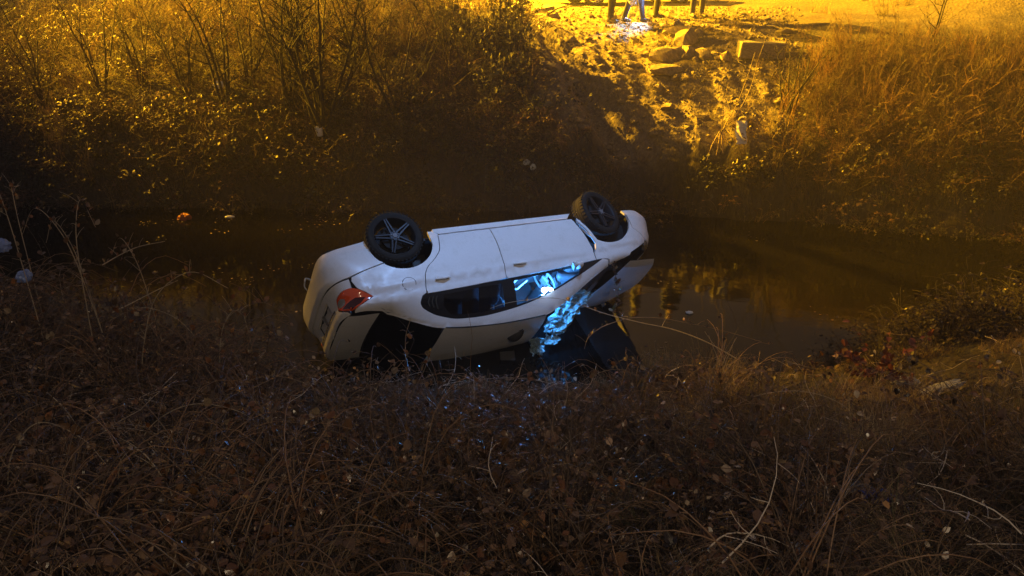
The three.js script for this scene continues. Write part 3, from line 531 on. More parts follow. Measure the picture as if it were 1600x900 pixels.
  // broken trim at the rear bumper, towing bits
  part('torn_trim', merge([tube([L(-2.27, .10, .26), L(-2.34, .13, .24), L(-2.37, .16, .30)], .014, .009, 6, 8), tube([L(-2.35, .13, .25), L(-2.37, .10, .33), L(-2.35, .09, .38)], .010, .006, 6, 8)]), M.mirrorBack, car);
  part('exhaust', bar(L(-1.9, -.35, .18), L(-2.25, -.35, .20), .03, .03, 12), M.steel, car);
}
// ---------------------------------------------------------------- plants
const P_ = {};
P_.stem = std(lin(.060, .040, .026), .7);
P_.paleStem = std(lin(.26, .20, .13), .6);
P_.cane = std(lin(.135, .088, .055), .42);
P_.caneTex = null;
const leafMat = (c, rough = .55, tr = .25) => new THREE.MeshPhysicalMaterial({ color: c, roughness: rough, transmission: tr, thickness: 0, side: THREE.DoubleSide });
P_.leaf = leafMat(lin(1, 1, 1), .5, .18);
P_.leafGloss = leafMat(lin(1, 1, 1), .30, .08);
P_.straw = std(lin(1, 1, 1), .6, { side: THREE.DoubleSide });
// a small ovate leaf, folded along its rib; tip along +y, base at the origin
function leafGeo(len, wid, curl = .25) {
  const p = [], rows = [[0, 0], [.22, .7], [.5, 1], [.78, .68], [1, 0]];
  const P = rows.map(([t, w]) => { const y = len * t, z = -curl * len * t * t, x = wid * .5 * w; return [[-x, y, z + .18 * x], [0, y, z], [x, y, z + .18 * x]]; });
  const T = (a, b, c) => p.push(...a, ...b, ...c);
  for (let i = 0; i < P.length - 1; i++) for (const k of [0, 1]) { const a = P[i][k], b = P[i][k + 1], c = P[i + 1][k], d = P[i + 1][k + 1]; if (i > 0) T(a, b, d); if (i < P.length - 2) T(a, d, c); else if (i === 0) T(a, d, c); else if (k === 0) { } if (i === 0) T(P[0][1], P[1][k + 1], P[1][k]); }
  const g = new THREE.BufferGeometry(); g.setAttribute('position', new THREE.Float32BufferAttribute(p, 3)); g.setAttribute('uv', new THREE.Float32BufferAttribute(new Float32Array(p.length / 3 * 2), 2)); g.computeVertexNormals(); return g;
}
const _m = new THREE.Matrix4(), _q = new THREE.Quaternion(), _e = new THREE.Euler();
const placeGeo = (g, x, y, z, rx, ry, rz, s = 1) => { const k = g.clone(); _q.setFromEuler(_e.set(rx, ry, rz, 'YXZ')); k.applyMatrix4(_m.compose(V3(x, y, z), _q, V3(s, s, s))); return k; };
function blade(len, w, lean, dir, bend, segs = 3) {                   // flat curved grass blade
  const p = [], L = [], c = Math.cos(dir), s = Math.sin(dir); let x = 0, y = 0, a = lean;
  for (let i = 0; i <= segs; i++) { const ww = w * (1 - i / segs * .85) / 2; L.push([[x * c - ww * s * -1, y, x * s + ww * c * -1], [x * c + ww * s * -1, y, x * s - ww * c * -1]]); x += Math.sin(a) * len / segs; y += Math.cos(a) * len / segs; a += bend / segs; }
  for (let i = 0; i < segs; i++) { const [a0, b0] = L[i], [a1, b1] = L[i + 1]; p.push(...a0, ...b0, ...b1, ...a0, ...b1, ...a1); }
  const g = new THREE.BufferGeometry(); g.setAttribute('position', new THREE.Float32BufferAttribute(p, 3)); g.setAttribute('uv', new THREE.Float32BufferAttribute(new Float32Array(p.length / 3 * 2), 2)); g.computeVertexNormals(); return g;
}
function tuft(n, len, w, spread, lie) {
  const o = []; for (let i = 0; i < n; i++) { const g = blade(len * rr(.5, 1.1), w * rr(.7, 1.3), rr(.05, spread), rr(0, 6.283), rr(.3, lie), 4); g.translate(rr(-.09, .09), 0, rr(-.09, .09)); o.push(g); } return merge(o);
}
function twigSpray(n, len, r, up = .6, fork = 3) {                      // thin branching twigs
  const o = [];
  for (let i = 0; i < n; i++) {
    const az = rr(0, 6.283), el = rr(up - .5, up + .5); const dir = V3(Math.cos(az) * Math.cos(el), Math.sin(el), Math.sin(az) * Math.cos(el)); const st = V3(rr(-.15, .15), rr(0, .05), rr(-.15, .15));
    const pts = [st]; const q = st.clone(); for (let k = 0; k < 4; k++) { dir.x += rr(-.34, .34); dir.z += rr(-.34, .34); dir.y += rr(-.34, .2); dir.normalize(); q.addScaledVector(dir, len / 4 * rr(.7, 1.2)); pts.push(q.clone()); }
    o.push(tube(pts, r, r * .35, 3, 6));
    for (let k = 0; k < fork; k++) { const b = pts[1 + k % 4].clone(), e = b.clone().add(V3(rr(-1, 1), rr(-.3, .9), rr(-1, 1)).multiplyScalar(len * .28)); o.push(tube([b, b.clone().lerp(e, .5).add(V3(rr(-.02, .02), rr(-.02, .02), rr(-.02, .02))), e], r * .5, r * .25, 3, 3)); }
  }
  return merge(o);
}
function leafClump(n, R, H, size) { const l = [leafGeo(size, size * .7, .3), leafGeo(size * 1.25, size * .85, .15), leafGeo(size * .8, size * .62, .6)], o = []; for (let i = 0; i < n; i++) { const a = rr(0, 6.283), r = R * Math.sqrt(rnd()); o.push(placeGeo(pick(l), Math.cos(a) * r, rr(0, 1) * H * (1 - .5 * r / R), Math.sin(a) * r, rr(-2.2, .6), rr(0, 6.283), rr(-.7, .7), rr(.6, 1.25))); } return merge(o); }
function weed(n, h, r) {                                              // upright dry weed stalks with short side shoots and seed heads
  const o = []; const seedG = new THREE.OctahedronGeometry(.011, 0);
  for (let i = 0; i < n; i++) {
    const bx = rr(-.22, .22), bz = rr(-.22, .22), H = h * rr(.55, 1.1), lx = rr(-.32, .32), lz = rr(-.32, .32); const pt = t => V3(bx + lx * H * t * t, H * t, bz + lz * H * t * t + .02 * Math.sin(t * 9 + i));
    o.push(tube([0, .35, .7, 1].map(pt), r, r * .4, 3, 5));
    for (let k = 0; k < 5; k++) { const t = rr(.35, .97), b = pt(t), a = rr(0, 6.28), L = rr(.08, .24) * (1.2 - t * .5); const e = b.clone().add(V3(Math.cos(a) * L * .6, L * .8, Math.sin(a) * L * .6)); o.push(tube([b, b.clone().lerp(e, .55).add(V3(Math.cos(a) * .02, -.01, Math.sin(a) * .02)), e], r * .45, r * .25, 3, 2)); if (rnd() < .6) { const s = seedG.clone(); s.scale(1, rr(1.2, 2.2), 1); s.translate(e.x, e.y, e.z); s.setAttribute('uv', s.attributes.uv); o.push(s); } }
  }
  return merge(o);
}
const stuffRoot = {};
function scatter(name, label, variants, mat, spots, colors, parentKey) {  // spots: [x, y, z, turn, scale, tiltx, tiltz, stretch]
  const holder = new THREE.Group(); holder.name = numbered(name); holder.userData = { kind: 'stuff', label, category: 'plants' }; scene.add(holder);
  variants.forEach((g, k) => {
    const mine = spots.filter((_, i) => i % variants.length === k); if (!mine.length) return;
    const im = new THREE.InstancedMesh(g, mat, mine.length); im.name = 'clump'; im.userData.kind = 'stuff'; im.castShadow = im.receiveShadow = true;
    mine.forEach((s, i) => { _q.setFromEuler(_e.set(s[5] || 0, s[3], s[6] || 0, 'YXZ')); _m.compose(V3(s[0], s[1], s[2]), _q, V3(s[4], s[4] * (s[7] || 1), s[4])); im.setMatrixAt(i, _m); im.setColorAt(i, colors(s)); });
    holder.add(im);
  });
  return holder;
}
const mixCol = (...cs) => () => { const a = pick(cs), b = pick(cs), t = rnd(), k = rr(.65, 1.25); return lin(lerp(a[0], b[0], t) * k, lerp(a[1], b[1], t) * k, lerp(a[2], b[2], t) * k); };
const BROWN = [.115, .062, .034], RUST = [.17, .07, .026], OLIVE = [.085, .082, .028], STRAW = [.30, .205, .10], GREY = [.19, .15, .11], DARK = [.05, .032, .022], YEL = [.22, .18, .055];
function field(n, x0, x1, d0, d1, dens) { const o = []; let g = 0; while (o.length < n && g++ < n * 30) { const x = rr(x0, x1), d = rr(d0, d1); if (rnd() < dens(x, d)) o.push([x, d]); } return o; }
// masks -------------------------------------------------------------
const onFar = (x, d) => d - farEdge(x), onNear = (x, d) => nearEdge(x) - d;
const clumpy = (x, d, f = .9) => sstep(-.12, .28, fbm(x * f, d * f + 11, 3));
const farLeft = (x, d) => { const s = onFar(x, d); if (s < .05) return 0; return (1 - bareDirt(x, d)) * sstep(1.1, .1, x) * (1 - sstep(5, 6.6, s - .5 * nz(x * .7, 1))) * (.5 + .5 * clumpy(x, d)); };
const lowFar = (x, d) => { const s = onFar(x, d); if (s < 0 || s > 1.25) return 0; return (x > 1.4 && x < 6.2 && s > .22 ? .08 : 1) * (1 - .9 * bareDirt(x, d)) * (.35 + .65 * clumpy(x, d, 1.4)); };
const farRight = (x, d) => { const s = onFar(x, d); if (s < .15) return 0; return (1 - bareDirt(x, d)) * sstep(4.8, 5.9, x - .28 * (s - 1)) * (1 - sstep(2.0, 3.9, s - .9 * nz(x * .4, 7))); };
const near = (x, d) => onNear(x, d) > .02 && d > 2.1 ? 1 : 0;
const nearLeft = (x, d) => near(x, d) * (1 - sstep(-1.6, 2.2, x + .5 * nz(d * .7, 2)));
const nearRight = (x, d) => near(x, d) * sstep(-1.6, 1.4, x + .5 * nz(d * .7, 2));
const gy = (x, d) => landH(x, -d);
// templates ---------------------------------------------------------
const T_leafFar = [leafClump(46, .42, .55, .085), leafClump(46, .42, .5, .07), leafClump(40, .36, .6, .10)];
const T_leafNear = [leafClump(34, .30, .34, .062), leafClump(34, .30, .30, .052), leafClump(28, .26, .4, .075)];
function brambleClump(n, L, lf, dense = 2.2) {                                     // arching canes carrying leaves in threes, and the bare canes among them
  const l = [leafGeo(lf, lf * .72, .3), leafGeo(lf * 1.2, lf * .85, .15), leafGeo(lf * .75, lf * .6, .7)], leaves = [], stems = [];
  for (let i = 0; i < n; i++) {
    const a = rr(0, 6.283), R = L * rr(.5, 1), H = L * rr(.35, .75), o = V3(rr(-.1, .1), 0, rr(-.1, .1)), P = t => V3(o.x + Math.cos(a + .4 * t) * R * t, H * Math.sin(Math.PI * Math.min(1, t * .72)) , o.z + Math.sin(a + .4 * t) * R * t);
    stems.push(tube([0, .25, .5, .75, 1].map(P), .0042, .0016, 4, 9));
    const k = Math.floor(rr(dense, dense * 3)); for (let j = 0; j < k; j++) { const t = rr(.2, 1), b = P(t), ya = rr(0, 6.283), pe = b.clone().add(V3(Math.cos(ya) * .035, rr(-.03, .03), Math.sin(ya) * .035)); stems.push(tube([b, b.clone().lerp(pe, .5).add(V3(0, .006, 0)), pe], .0015, .001, 3, 2));
      const tri = rnd() < .7 ? 3 : 1, dr = rr(-2.3, -.9); for (let m = 0; m < tri; m++) leaves.push(placeGeo(pick(l), pe.x, pe.y, pe.z, dr + rr(-.3, .3), ya + (m - 1) * 1.1 + rr(-.3, .3), rr(-.5, .5), rr(.55, 1.2))); }
  }
  return [merge(leaves), merge(stems)];
}
const BR = [brambleClump(10, .55, .05, 1.3), brambleClump(10, .75, .042, 1.1), brambleClump(11, .45, .056, 1.6), brambleClump(9, .9, .046, .9)];
const BRF = [brambleClump(9, .8, .058), brambleClump(9, .65, .05), brambleClump(10, .95, .055)];
const T_litter = [leafClump(30, .34, .04, .05), leafClump(30, .34, .05, .06)];
const T_tuft = [tuft(46, .50, .0055, .9, 1.9), tuft(46, .42, .005, 1.1, 2.3), tuft(40, .62, .006, .7, 1.6), tuft(52, .34, .0048, 1.3, 2.6)];
const T_twig = [twigSpray(9, .60, .0032, .25, 4), twigSpray(9, .48, .0028, .1, 4), twigSpray(9, .7, .0036, .45, 4)];
const T_twigFar = [twigSpray(8, 1.0, .0075, .75, 4), twigSpray(8, .85, .0065, .55, 4)];
const T_weed = [weed(12, 1.15, .0065), weed(12, .95, .006), weed(10, 1.35, .007), weed(12, .75, .0055)];
// far bank ----------------------------------------------------------
const spot = (x, d, s, tilt = .3, lift = 0, str) => [x, gy(x, d) + lift, -d, rr(0, 6.283), s, rr(-tilt, tilt), rr(-tilt, tilt), str];
{
  const sp = field(430, -15, 1.1, 14.2, 21.5, farLeft).map(([x, d]) => spot(x, d, rr(.6, 1.15), .3, rr(-.05, .05)));
  scatter('far_bank_undergrowth', 'withered leaves of the scrub covering the left part of the far bank', BRF.map(b => b[0]), P_.leaf, sp, mixCol(BROWN, OLIVE, YEL, BROWN, DARK));
  scatter('far_bank_scrub', 'arching stems of the scrub covering the left part of the far bank', BRF.map(b => b[1]), P_.cane, sp, mixCol([1, 1, 1], [1.6, 1.3, 1], [.6, .6, .6]));
}
scatter('far_bank_twigs', 'thin bare twigs rising through the scrub of the far bank', T_twigFar, P_.stem, field(900, -15, .7, 14.2, 21, farLeft).map(([x, d]) => spot(x, d, rr(.5, 1.15), .5)), mixCol([1.4, 1.2, 1], [.8, .7, .6], [2.8, 2.3, 1.8]));
scatter('far_bank_stalks', 'a few dry stalks standing at the left of the far bank', T_weed, P_.straw, field(70, -15, -2.5, 14.6, 20, farLeft).map(([x, d]) => spot(x, d, rr(.5, .95), .3)), mixCol(BROWN, STRAW, GREY));
scatter('far_right_twigs', 'thin bare branching twigs among the weeds at the right of the far bank', T_twigFar, P_.stem, field(760, 3.6, 16, 12.4, 20, farRight).map(([x, d]) => spot(x, d, rr(.55, 1.0), .5)), mixCol([1.6, 1.2, .9], [.8, .7, .6], [3, 2.2, 1.5]));
scatter('far_bank_weeds', 'dense dry brown weeds covering the right part of the far bank', T_weed, P_.straw, field(620, 3.6, 16, 12.4, 20, farRight).map(([x, d]) => spot(x, d, rr(.3, .66), .4)), mixCol(BROWN, RUST, [.15, .095, .05], BROWN, DARK));
scatter('far_bank_grass', 'dry grass lying between the weeds of the far bank', T_tuft, P_.straw, field(900, -14, 16, 12.4, 20.5, (x, d) => Math.max(farRight(x, d), farLeft(x, d) * .6, lowFar(x, d))).map(([x, d]) => spot(x, d, rr(.6, 1.2), .5)), mixCol(BROWN, [.2, .13, .06], OLIVE));
scatter('waterside_leaves', 'low leafy growth along the foot of the far bank', T_leafFar, P_.leaf, field(900, -14, 14, 12.3, 16.4, lowFar).map(([x, d]) => spot(x, d, rr(.4, .9), .5)), mixCol(BROWN, OLIVE, DARK, OLIVE));
{
  const sp = field(420, -14, 14, 12.2, 16, (x, d) => { const s = onFar(x, d); return s > -.25 && s < .9 ? (.4 + .6 * clumpy(x, d, 1.2)) * (x > 1.6 && x < 6 ? (s > .3 ? .05 : .5) : 1) : 0; }).map(([x, d]) => { const q = spot(x, d, rr(.45, .9), .35); q[1] = Math.max(q[1], .02); return q; });
  scatter('waterside_brambles', 'brambles hanging over the water along the foot of the far bank', BRF.map(b => b[1]), P_.cane, sp, mixCol([1, 1, 1], [1.7, 1.5, 1.2], [.6, .6, .6]));
  scatter('waterside_bramble_leaves', 'leaves of the brambles along the foot of the far bank', BRF.map(b => b[0]), P_.leaf, sp, mixCol(BROWN, OLIVE, RUST, YEL, DARK));
}
scatter('waterside_grass', 'short grass blades along the foot of the far bank', T_tuft, P_.straw, field(800, -14, 14, 12.3, 16.2, lowFar).map(([x, d]) => spot(x, d, rr(.4, .9), .5)), mixCol(OLIVE, BROWN, YEL));
scatter('dirt_grass', 'thin dry grass scattered over the bare dirt slope', T_tuft, P_.straw, field(260, .4, 7, 14.6, 20.5, (x, d) => bareDirt(x, d) * sstep(.1, .5, fbm(x * .9 + 4, d * .9, 2) + .25)).map(([x, d]) => spot(x, d, rr(.25, .6), .3)), mixCol(STRAW, YEL, BROWN));
scatter('level_ground_weeds', 'low dry weeds on the level ground beyond the far bank', T_tuft, P_.straw, field(700, -16, 22, 20, 30, (x, d) => sstep(.05, .45, fbm(x * .5 + 8, d * .5, 3)) * (x > .5 && x < 9 ? .12 : 1)).map(([x, d]) => spot(x, d, rr(.5, 1.1), .3)), mixCol(STRAW, YEL, OLIVE));
// near bank ---------------------------------------------------------
const topLine = tab([-12, 0, 150, 250, 340, 430, 500, 900, 1000, 1110, 1180, 1300, 1450, 1600], [330, 345, 390, 470, 500, 545, 588, 600, 565, 535, 575, 590, 600, 585]);
function fit(x, d, H) {                                              // growth is kept low where the bank is trampled open towards the water
  const zc = d * Math.cos(PITCH) + (EYE - gy(x, d)) * Math.sin(PITCH), u = 800 + 1209 * x / zc, v = topLine(clamp(u, 0, 1600)) + 16 * nz(u * .03, d);
  const room = EYE - d * Math.tan(PITCH + Math.atan((v - 450) / 1209)) - gy(x, d); return clamp(room / H, .16, 1);
}
const tall = x => 1 + .9 * sstep(-2.6, -5.5, x);
{
  const sp = [...field(950, -9.5, 2.5, 2.1, 10.5, (x, d) => nearLeft(x, d) * (.2 + .8 * clumpy(x, d, 1.3))), ...field(330, -1, 9, 2.1, 10, (x, d) => nearRight(x, d) * (.25 + .75 * sstep(.1, .5, fbm(x + 30, d, 3) + .2)))].map(([x, d]) => { const f = fit(x, d, .75); return spot(x, d, rr(.7, 1.15) * Math.pow(f, .8) * (.55 + .5 * tall(x)), .3, rr(0, .10) * f * tall(x)); });
  scatter('bramble_leaves', 'brown withered bramble leaves over the near bank', BR.map(b => b[0]), P_.leafGloss, sp, mixCol(BROWN, RUST, DARK, BROWN, [.20, .12, .07]));
  scatter('bramble_stems', 'reddish bramble stems arching over the near bank', BR.map(b => b[1]), P_.cane, sp, mixCol([1, 1, 1], [1.9, 1.7, 1.5], [.6, .6, .6]));
}
scatter('bramble_twigs', 'thin bramble twigs tangled over the near bank', T_twig, P_.cane, [...field(1000, -9.5, 2.5, 1.3, 10.5, nearLeft), ...field(700, -1.5, 9.5, 1.3, 10, nearRight)].map(([x, d]) => spot(x, d, rr(.6, 1.2) * (.85 + .25 * tall(x)) * fit(x, d, .8), .5, rr(0, .1))), mixCol([1, 1, 1], [1.8, 1.7, 1.5], [.6, .6, .6]));
scatter('near_bank_grass', 'matted dry grass over the near bank', T_tuft, P_.straw, [...field(1700, -2.5, 9.5, 1.2, 10.2, (x, d) => nearRight(x, d) * (.12 + .88 * clumpy(x, d, .8))), ...field(600, -9.5, 1.5, 1.2, 9.5, (x, d) => nearLeft(x, d) * .8 * clumpy(x + 5, d, 1))].map(([x, d]) => spot(x, d, rr(.4, 1.0) * Math.sqrt(fit(x, d, .5)), .55, rr(-.02, .05))), mixCol(BROWN, STRAW, BROWN, OLIVE, GREY));
scatter('leaf_litter', 'fallen leaves lying over the soil of the near bank', T_litter, P_.leaf, field(420, -9, 9, 2, 10, near).map(([x, d]) => spot(x, d, rr(.7, 1.3), .2, .02)), mixCol(BROWN, DARK, RUST, GREY));

scatter('pale_twigs', 'pale dead twigs and stalks lying over the brambles of the near bank', [twigSpray(3, .42, .0036, .15, 2), twigSpray(2, .6, .0042, .1, 3), twigSpray(3, .3, .003, .4, 2)], std(lin(1, 1, 1), .32), field(430, -9, 8.5, 2.2, 9.6, (x, d) => near(x, d) * (.3 + .7 * clumpy(x + 3, d, .7))).map(([x, d]) => spot(x, d, rr(.6, 1.2), .5, rr(.06, .40) * tall(x) * fit(x, d, .7))), mixCol([.55, .44, .32], [.34, .24, .16], [.66, .58, .48]));  // pale twigs, their colour brightened to carry the small glints as well
scatter('pale_leaves', 'single pale curled leaves caught in the brambles of the near bank', [leafClump(5, .3, .12, .042), leafClump(4, .34, .14, .05)], leafMat(lin(1, 1, 1), .42, .12), field(380, -9, 7, 2.2, 9.6, (x, d) => (nearLeft(x, d) + .35 * nearRight(x, d)) * (.3 + .7 * clumpy(x + 9, d, .9))).map(([x, d]) => spot(x, d, rr(.7, 1.2), .6, rr(.08, .36) * tall(x) * fit(x, d, .7))), mixCol([.52, .40, .27], [.40, .20, .06], [.66, .56, .44]));

scatter('floating_leaves', 'fallen leaves and bits of stalk floating on the dark water', [leafClump(6, .22, .002, .045), leafClump(9, .30, .002, .035)], P_.leaf, field(150, -13, 11, 7.6, 15, (x, d) => { const s = Math.min(d - nearEdge(x), farEdge(x) - d); return s > .05 ? (x > 2 ? .18 : 1) * (s < .8 ? .8 : .12 + .25 * clumpy(x, d, .6)) * (Math.abs(d - 9.6) < 1.5 && x > -2.6 && x < 1.8 ? .1 : 1) : 0; }).map(([x, d]) => [x, .094, -d, rr(0, 6.28), rr(.6, 1.2), 0, 0, .02]), mixCol(BROWN, RUST, GREY, STRAW));

scatter('terrace_grass', 'short dry grass over the little terrace at the right of the near bank', T_tuft, P_.straw, field(420, 3.8, 10, 5, 8.9, near).map(([x, d]) => spot(x, d, rr(.3, .62), .5)), mixCol(BROWN, OLIVE, STRAW, DARK));

scatter('lip_weeds', 'taller dry weeds along the upper lip of the far bank at the right', T_weed, P_.straw, field(430, 4.6, 16, 13, 19, (x, d) => { const s = onFar(x, d); return s > 1.7 && s < 3.7 ? (1 - bareDirt(x, d)) * sstep(5.2, 6.2, x - .28 * (s - 1)) : 0; }).map(([x, d]) => spot(x, d, rr(.42, .72), .4)), mixCol(BROWN, RUST, [.15, .095, .05], DARK));
scatter('straw_clumps', 'ochre clumps of dry straw in the middle and right of the near bank', T_tuft, P_.straw, field(420, -1.5, 7.5, 2.4, 8.6, (x, d) => nearRight(x, d) * sstep(.05, .35, fbm(x * 1.2 + 17, d * 1.2, 3))).map(([x, d]) => spot(x, d, rr(.5, 1.0) * Math.sqrt(fit(x, d, .5)), .5, .03)), mixCol([.40, .28, .13], [.30, .20, .09], [.46, .36, .2]));

scatter('withered_leaves', 'larger withered brown leaves hanging in the brambles at the left of the near bank', [leafClump(16, .26, .26, .064), leafClump(14, .30, .22, .075)], P_.leafGloss, field(420, -9.5, 1.5, 2.3, 9.8, (x, d) => nearLeft(x, d) * (.1 + .9 * clumpy(x + 2, d, 1.1))).map(([x, d]) => { const f = fit(x, d, .75); return spot(x, d, rr(.6, 1.1) * Math.sqrt(f), .6, rr(.08, .42) * tall(x) * f); }), mixCol(BROWN, [.16, .085, .045], [.20, .10, .035], [.24, .16, .10], DARK));
// ---------------------------------------------------------------- bare shrubs on the far bank
P_.bark = std(lin(.024, .018, .015), .85);  // bark colour darkened to give the lamp-lit stems a backlit look
function bareShrub(label, x, d, n, h, spread, group) {
  const t = thing('bare_shrub', label, 'shrub', [x, gy(x, d) - .05, -d], 0, group);
  for (let i = 0; i < n; i++) {
    const az = i / n * 6.283 + rr(-.4, .4), lean = spread * rr(.25, 1), H = h * rr(.65, 1.05), r = .036 * rr(.7, 1.2) * h / 3; const pts = [V3(rr(-.08, .08), 0, rr(-.08, .08))]; let q = pts[0].clone(); const dir = V3(Math.cos(az) * lean, 1, Math.sin(az) * lean).normalize();
    for (let k = 0; k < 6; k++) { dir.x += rr(-.13, .13); dir.z += rr(-.13, .13); dir.normalize(); q = q.clone().addScaledVector(dir, H / 6); pts.push(q); }
    const st = part('stem', tube(pts, r, r * .22, 6, 14), P_.bark, t);
    const tw = [];
    for (let k = 0; k < 9; k++) { const f = rr(.2, .98) * 6, j = Math.min(5, Math.floor(f)), b = pts[j].clone().lerp(pts[j + 1], f - j), a = rr(0, 6.283), L = h * rr(.14, .34) * (1.15 - f / 9); const v = V3(Math.cos(a), rr(.4, 1.3), Math.sin(a)).normalize(); const m = b.clone().addScaledVector(v, L * .5).add(V3(rr(-.05, .05), rr(-.03, .05), rr(-.05, .05))), e = b.clone().addScaledVector(v, L).add(V3(rr(-.1, .1), rr(0, .12), rr(-.1, .1)));
      tw.push(tube([b, m, e], r * .34, r * .10, 4, 5)); for (let u = 0; u < 3; u++) { const c = b.clone().lerp(e, rr(.3, .9)), a2 = rr(0, 6.283), e2 = c.clone().add(V3(Math.cos(a2), rr(.3, 1.2), Math.sin(a2)).multiplyScalar(L * .32)); tw.push(tube([c, c.clone().lerp(e2, .5).add(V3(.01, .01, 0)), e2], r * .16, r * .07, 3, 3)); } }
    part('twigs', merge(tw), P_.bark, st).userData.kind = 'stuff';
  }
  return t;
}
{
  const g0 = onGround(505, 238), g1 = onGround(455, 228), g2 = onGround(620, 215);
  bareShrub('large dark bare shrub of many stems behind the car, white cup at its foot', g0.x, -g0.z + .15, 13, 3.7, .66);
  bareShrub('tall straight bare shrub just left of the large many-stemmed one', g1.x, -g1.z + .4, 6, 3.4, .22);
  bareShrub('lower bare shrub leaning right, between the large shrub and the dark shadow band', g2.x, -g2.z + .3, 7, 2.4, .7);
  for (const [u, v, n, h, s, l] of [[60, 190, 5, 2.3, .4, 'leftmost of the thin bare shrubs on the far bank, at the picture edge'], [150, 160, 6, 2.0, .3, 'second thin bare shrub from the left on the far bank'], [215, 150, 5, 2.2, .35, 'third thin bare shrub from the left on the far bank'], [290, 170, 6, 2.1, .5, 'spreading thin bare shrub left of the yellow-lit paper scrap'], [350, 190, 5, 2.6, .3, 'tall thin bare shrub rising just behind the yellow-lit paper scrap'], [385, 150, 5, 2.1, .3, 'thin bare shrub between the paper scrap and the tall straight shrub'], [560, 140, 6, 2.2, .5, 'thin bare shrub just right of the large many-stemmed one'], [690, 110, 6, 1.9, .4, 'thin bare shrub halfway between the large shrub and the wooden post'], [735, 140, 5, 1.6, .6, 'short wide bare shrub among the leafy thicket'], [785, 90, 5, 1.8, .35, 'thin bare shrub closest to the wooden post, left of it']]) { const g = onGround(u, v); bareShrub(l, g.x, -g.z + .3, n, h, s, 'thin bare shrubs on the left part of the far bank'); }
  const r1 = onGround(1235, 185), r2 = onGround(1462, 85);
  bareShrub('slender bare shrub at the right edge of the dirt slope, left of the brown weeds', r1.x, -r1.z + .1, 5, 1.7, .35);
  bareShrub('lone reddish stem standing among the weeds under the earth mound', r2.x, -r2.z + .2, 2, 1.9, .12);
}
// post whose shade falls down the slope
{
  const g = onGround(812, 26), t = thing('wooden_post', 'weathered wooden post at the top left corner of the dirt slope', 'post', [g.x, gy(g.x, -g.z) - .1, g.z]);
  part('shaft', tube([V3(0, 0, 0), V3(.02, 1.6, 0), V3(0, 3.4, .03), V3(.02, 5.6, .02)], .13, .10, 10, 16), std(lin(.13, .095, .06), .85), t);
  part('iron_strap', (() => { const s = new THREE.TorusGeometry(.128, .012, 6, 20); s.rotateX(Math.PI / 2); s.translate(.02, 1.4, 0); return s; })(), std(lin(.10, .06, .04), .7), t);
}
// dark evergreen thicket left of the slope: its shade makes the black band down the bank
{
  const spots = []; const l = thing('thicket', 'dense leafy thicket along the left edge of the dirt slope', 'bush', [0, 0, 0]);
  const lv = [], st = [];
  const leaf = leafGeo(.075, .055, .3), leaf2 = leafGeo(.10, .07, .2);
  for (const [u, v, h, R] of [[800, 60, 1.25, .45], [790, 85, 1.2, .5], [806, 110, 1.15, .45], [775, 120, 1.1, .55], [812, 150, 1.0, .42], [770, 160, .9, .5], [735, 95, 1.0, .5], [705, 70, .9, .5], [835, 205, .7, .35]]) {
    const g = onGround(u, v), y = gy(g.x, -g.z);
    for (let i = 0; i < 230; i++) { const a = rr(0, 6.283), r = R * Math.sqrt(rnd()) * (.75 + .5 * nz(a * 1.2, u)), k = Math.pow(rnd(), .7); lv.push(placeGeo(rnd() < .5 ? leaf : leaf2, g.x + Math.cos(a) * r, y + k * h * (1 - .35 * r / R), g.z + Math.sin(a) * r, rr(-2, .6), rr(0, 6.28), rr(-.7, .7), rr(.7, 1.3))); }
    for (let i = 0; i < 14; i++) { const a = rr(0, 6.283); st.push(tube([V3(g.x, y, g.z), V3(g.x + Math.cos(a) * R * .5, y + h * .55, g.z + Math.sin(a) * R * .5), V3(g.x + Math.cos(a) * R * rr(.6, 1.1), y + h * rr(.8, 1.25), g.z + Math.sin(a) * R * rr(.6, 1.1))], .009, .003, 4, 5)); }
  }
  part('foliage', merge(lv), leafMat(lin(.105, .095, .03), .6, .2), l).userData.kind = 'stuff'; part('stems', merge(st), P_.bark, l).userData.kind = 'stuff';
}
// ---------------------------------------------------------------- stones on the dirt slope
function rockGeo(seedv, sx, sy, sz, angular = .5) {                   // broken lump: hull of seeded points, chipped and roughened
  const h = i => { const v = Math.sin(seedv * 12.9898 + i * 78.233) * 43758.5453; return v - Math.floor(v); }, pts = [], n = Math.round(lerp(26, 15, angular));
  for (let i = 0; i < n; i++) { const z = 1 - 2 * (i + .5) / n + .25 * (h(i) - .5), a = i * 2.39996 + 1.3 * (h(i + 50) - .5), r = Math.sqrt(Math.max(0, 1 - z * z)), k = lerp(.92, .78 + .40 * h(i + 99), angular); pts.push(V3(r * Math.cos(a) * k, z * k, r * Math.sin(a) * k)); }
  let g = new ConvexGeometry(pts); g.deleteAttribute('normal'); if (g.attributes.uv) g.deleteAttribute('uv'); g = new TessellateModifier(.30, 4).modify(g);
  const P = g.attributes.position; for (let i = 0; i < P.count; i++) { const x = P.getX(i), y = P.getY(i), z = P.getZ(i), m = 1 + .07 * nz(x * 2.6 + seedv, y * 2.6, z * 2.6) + .05 * nz(x * 7, y * 7 + seedv, z * 7); P.setXYZ(i, x * m * sx, y * m * sy, z * m * sz); }
  g = toCreasedNormals(g, .42); const uv = new Float32Array(g.attributes.position.count * 2); for (let i = 0; i < uv.length / 2; i++) { uv[i * 2] = g.attributes.position.getX(i) * 1.5 + g.attributes.position.getY(i) * .7 + seedv; uv[i * 2 + 1] = g.attributes.position.getZ(i) * 1.5 + g.attributes.position.getY(i); } g.setAttribute('uv', new THREE.BufferAttribute(uv, 2)); return g;
}
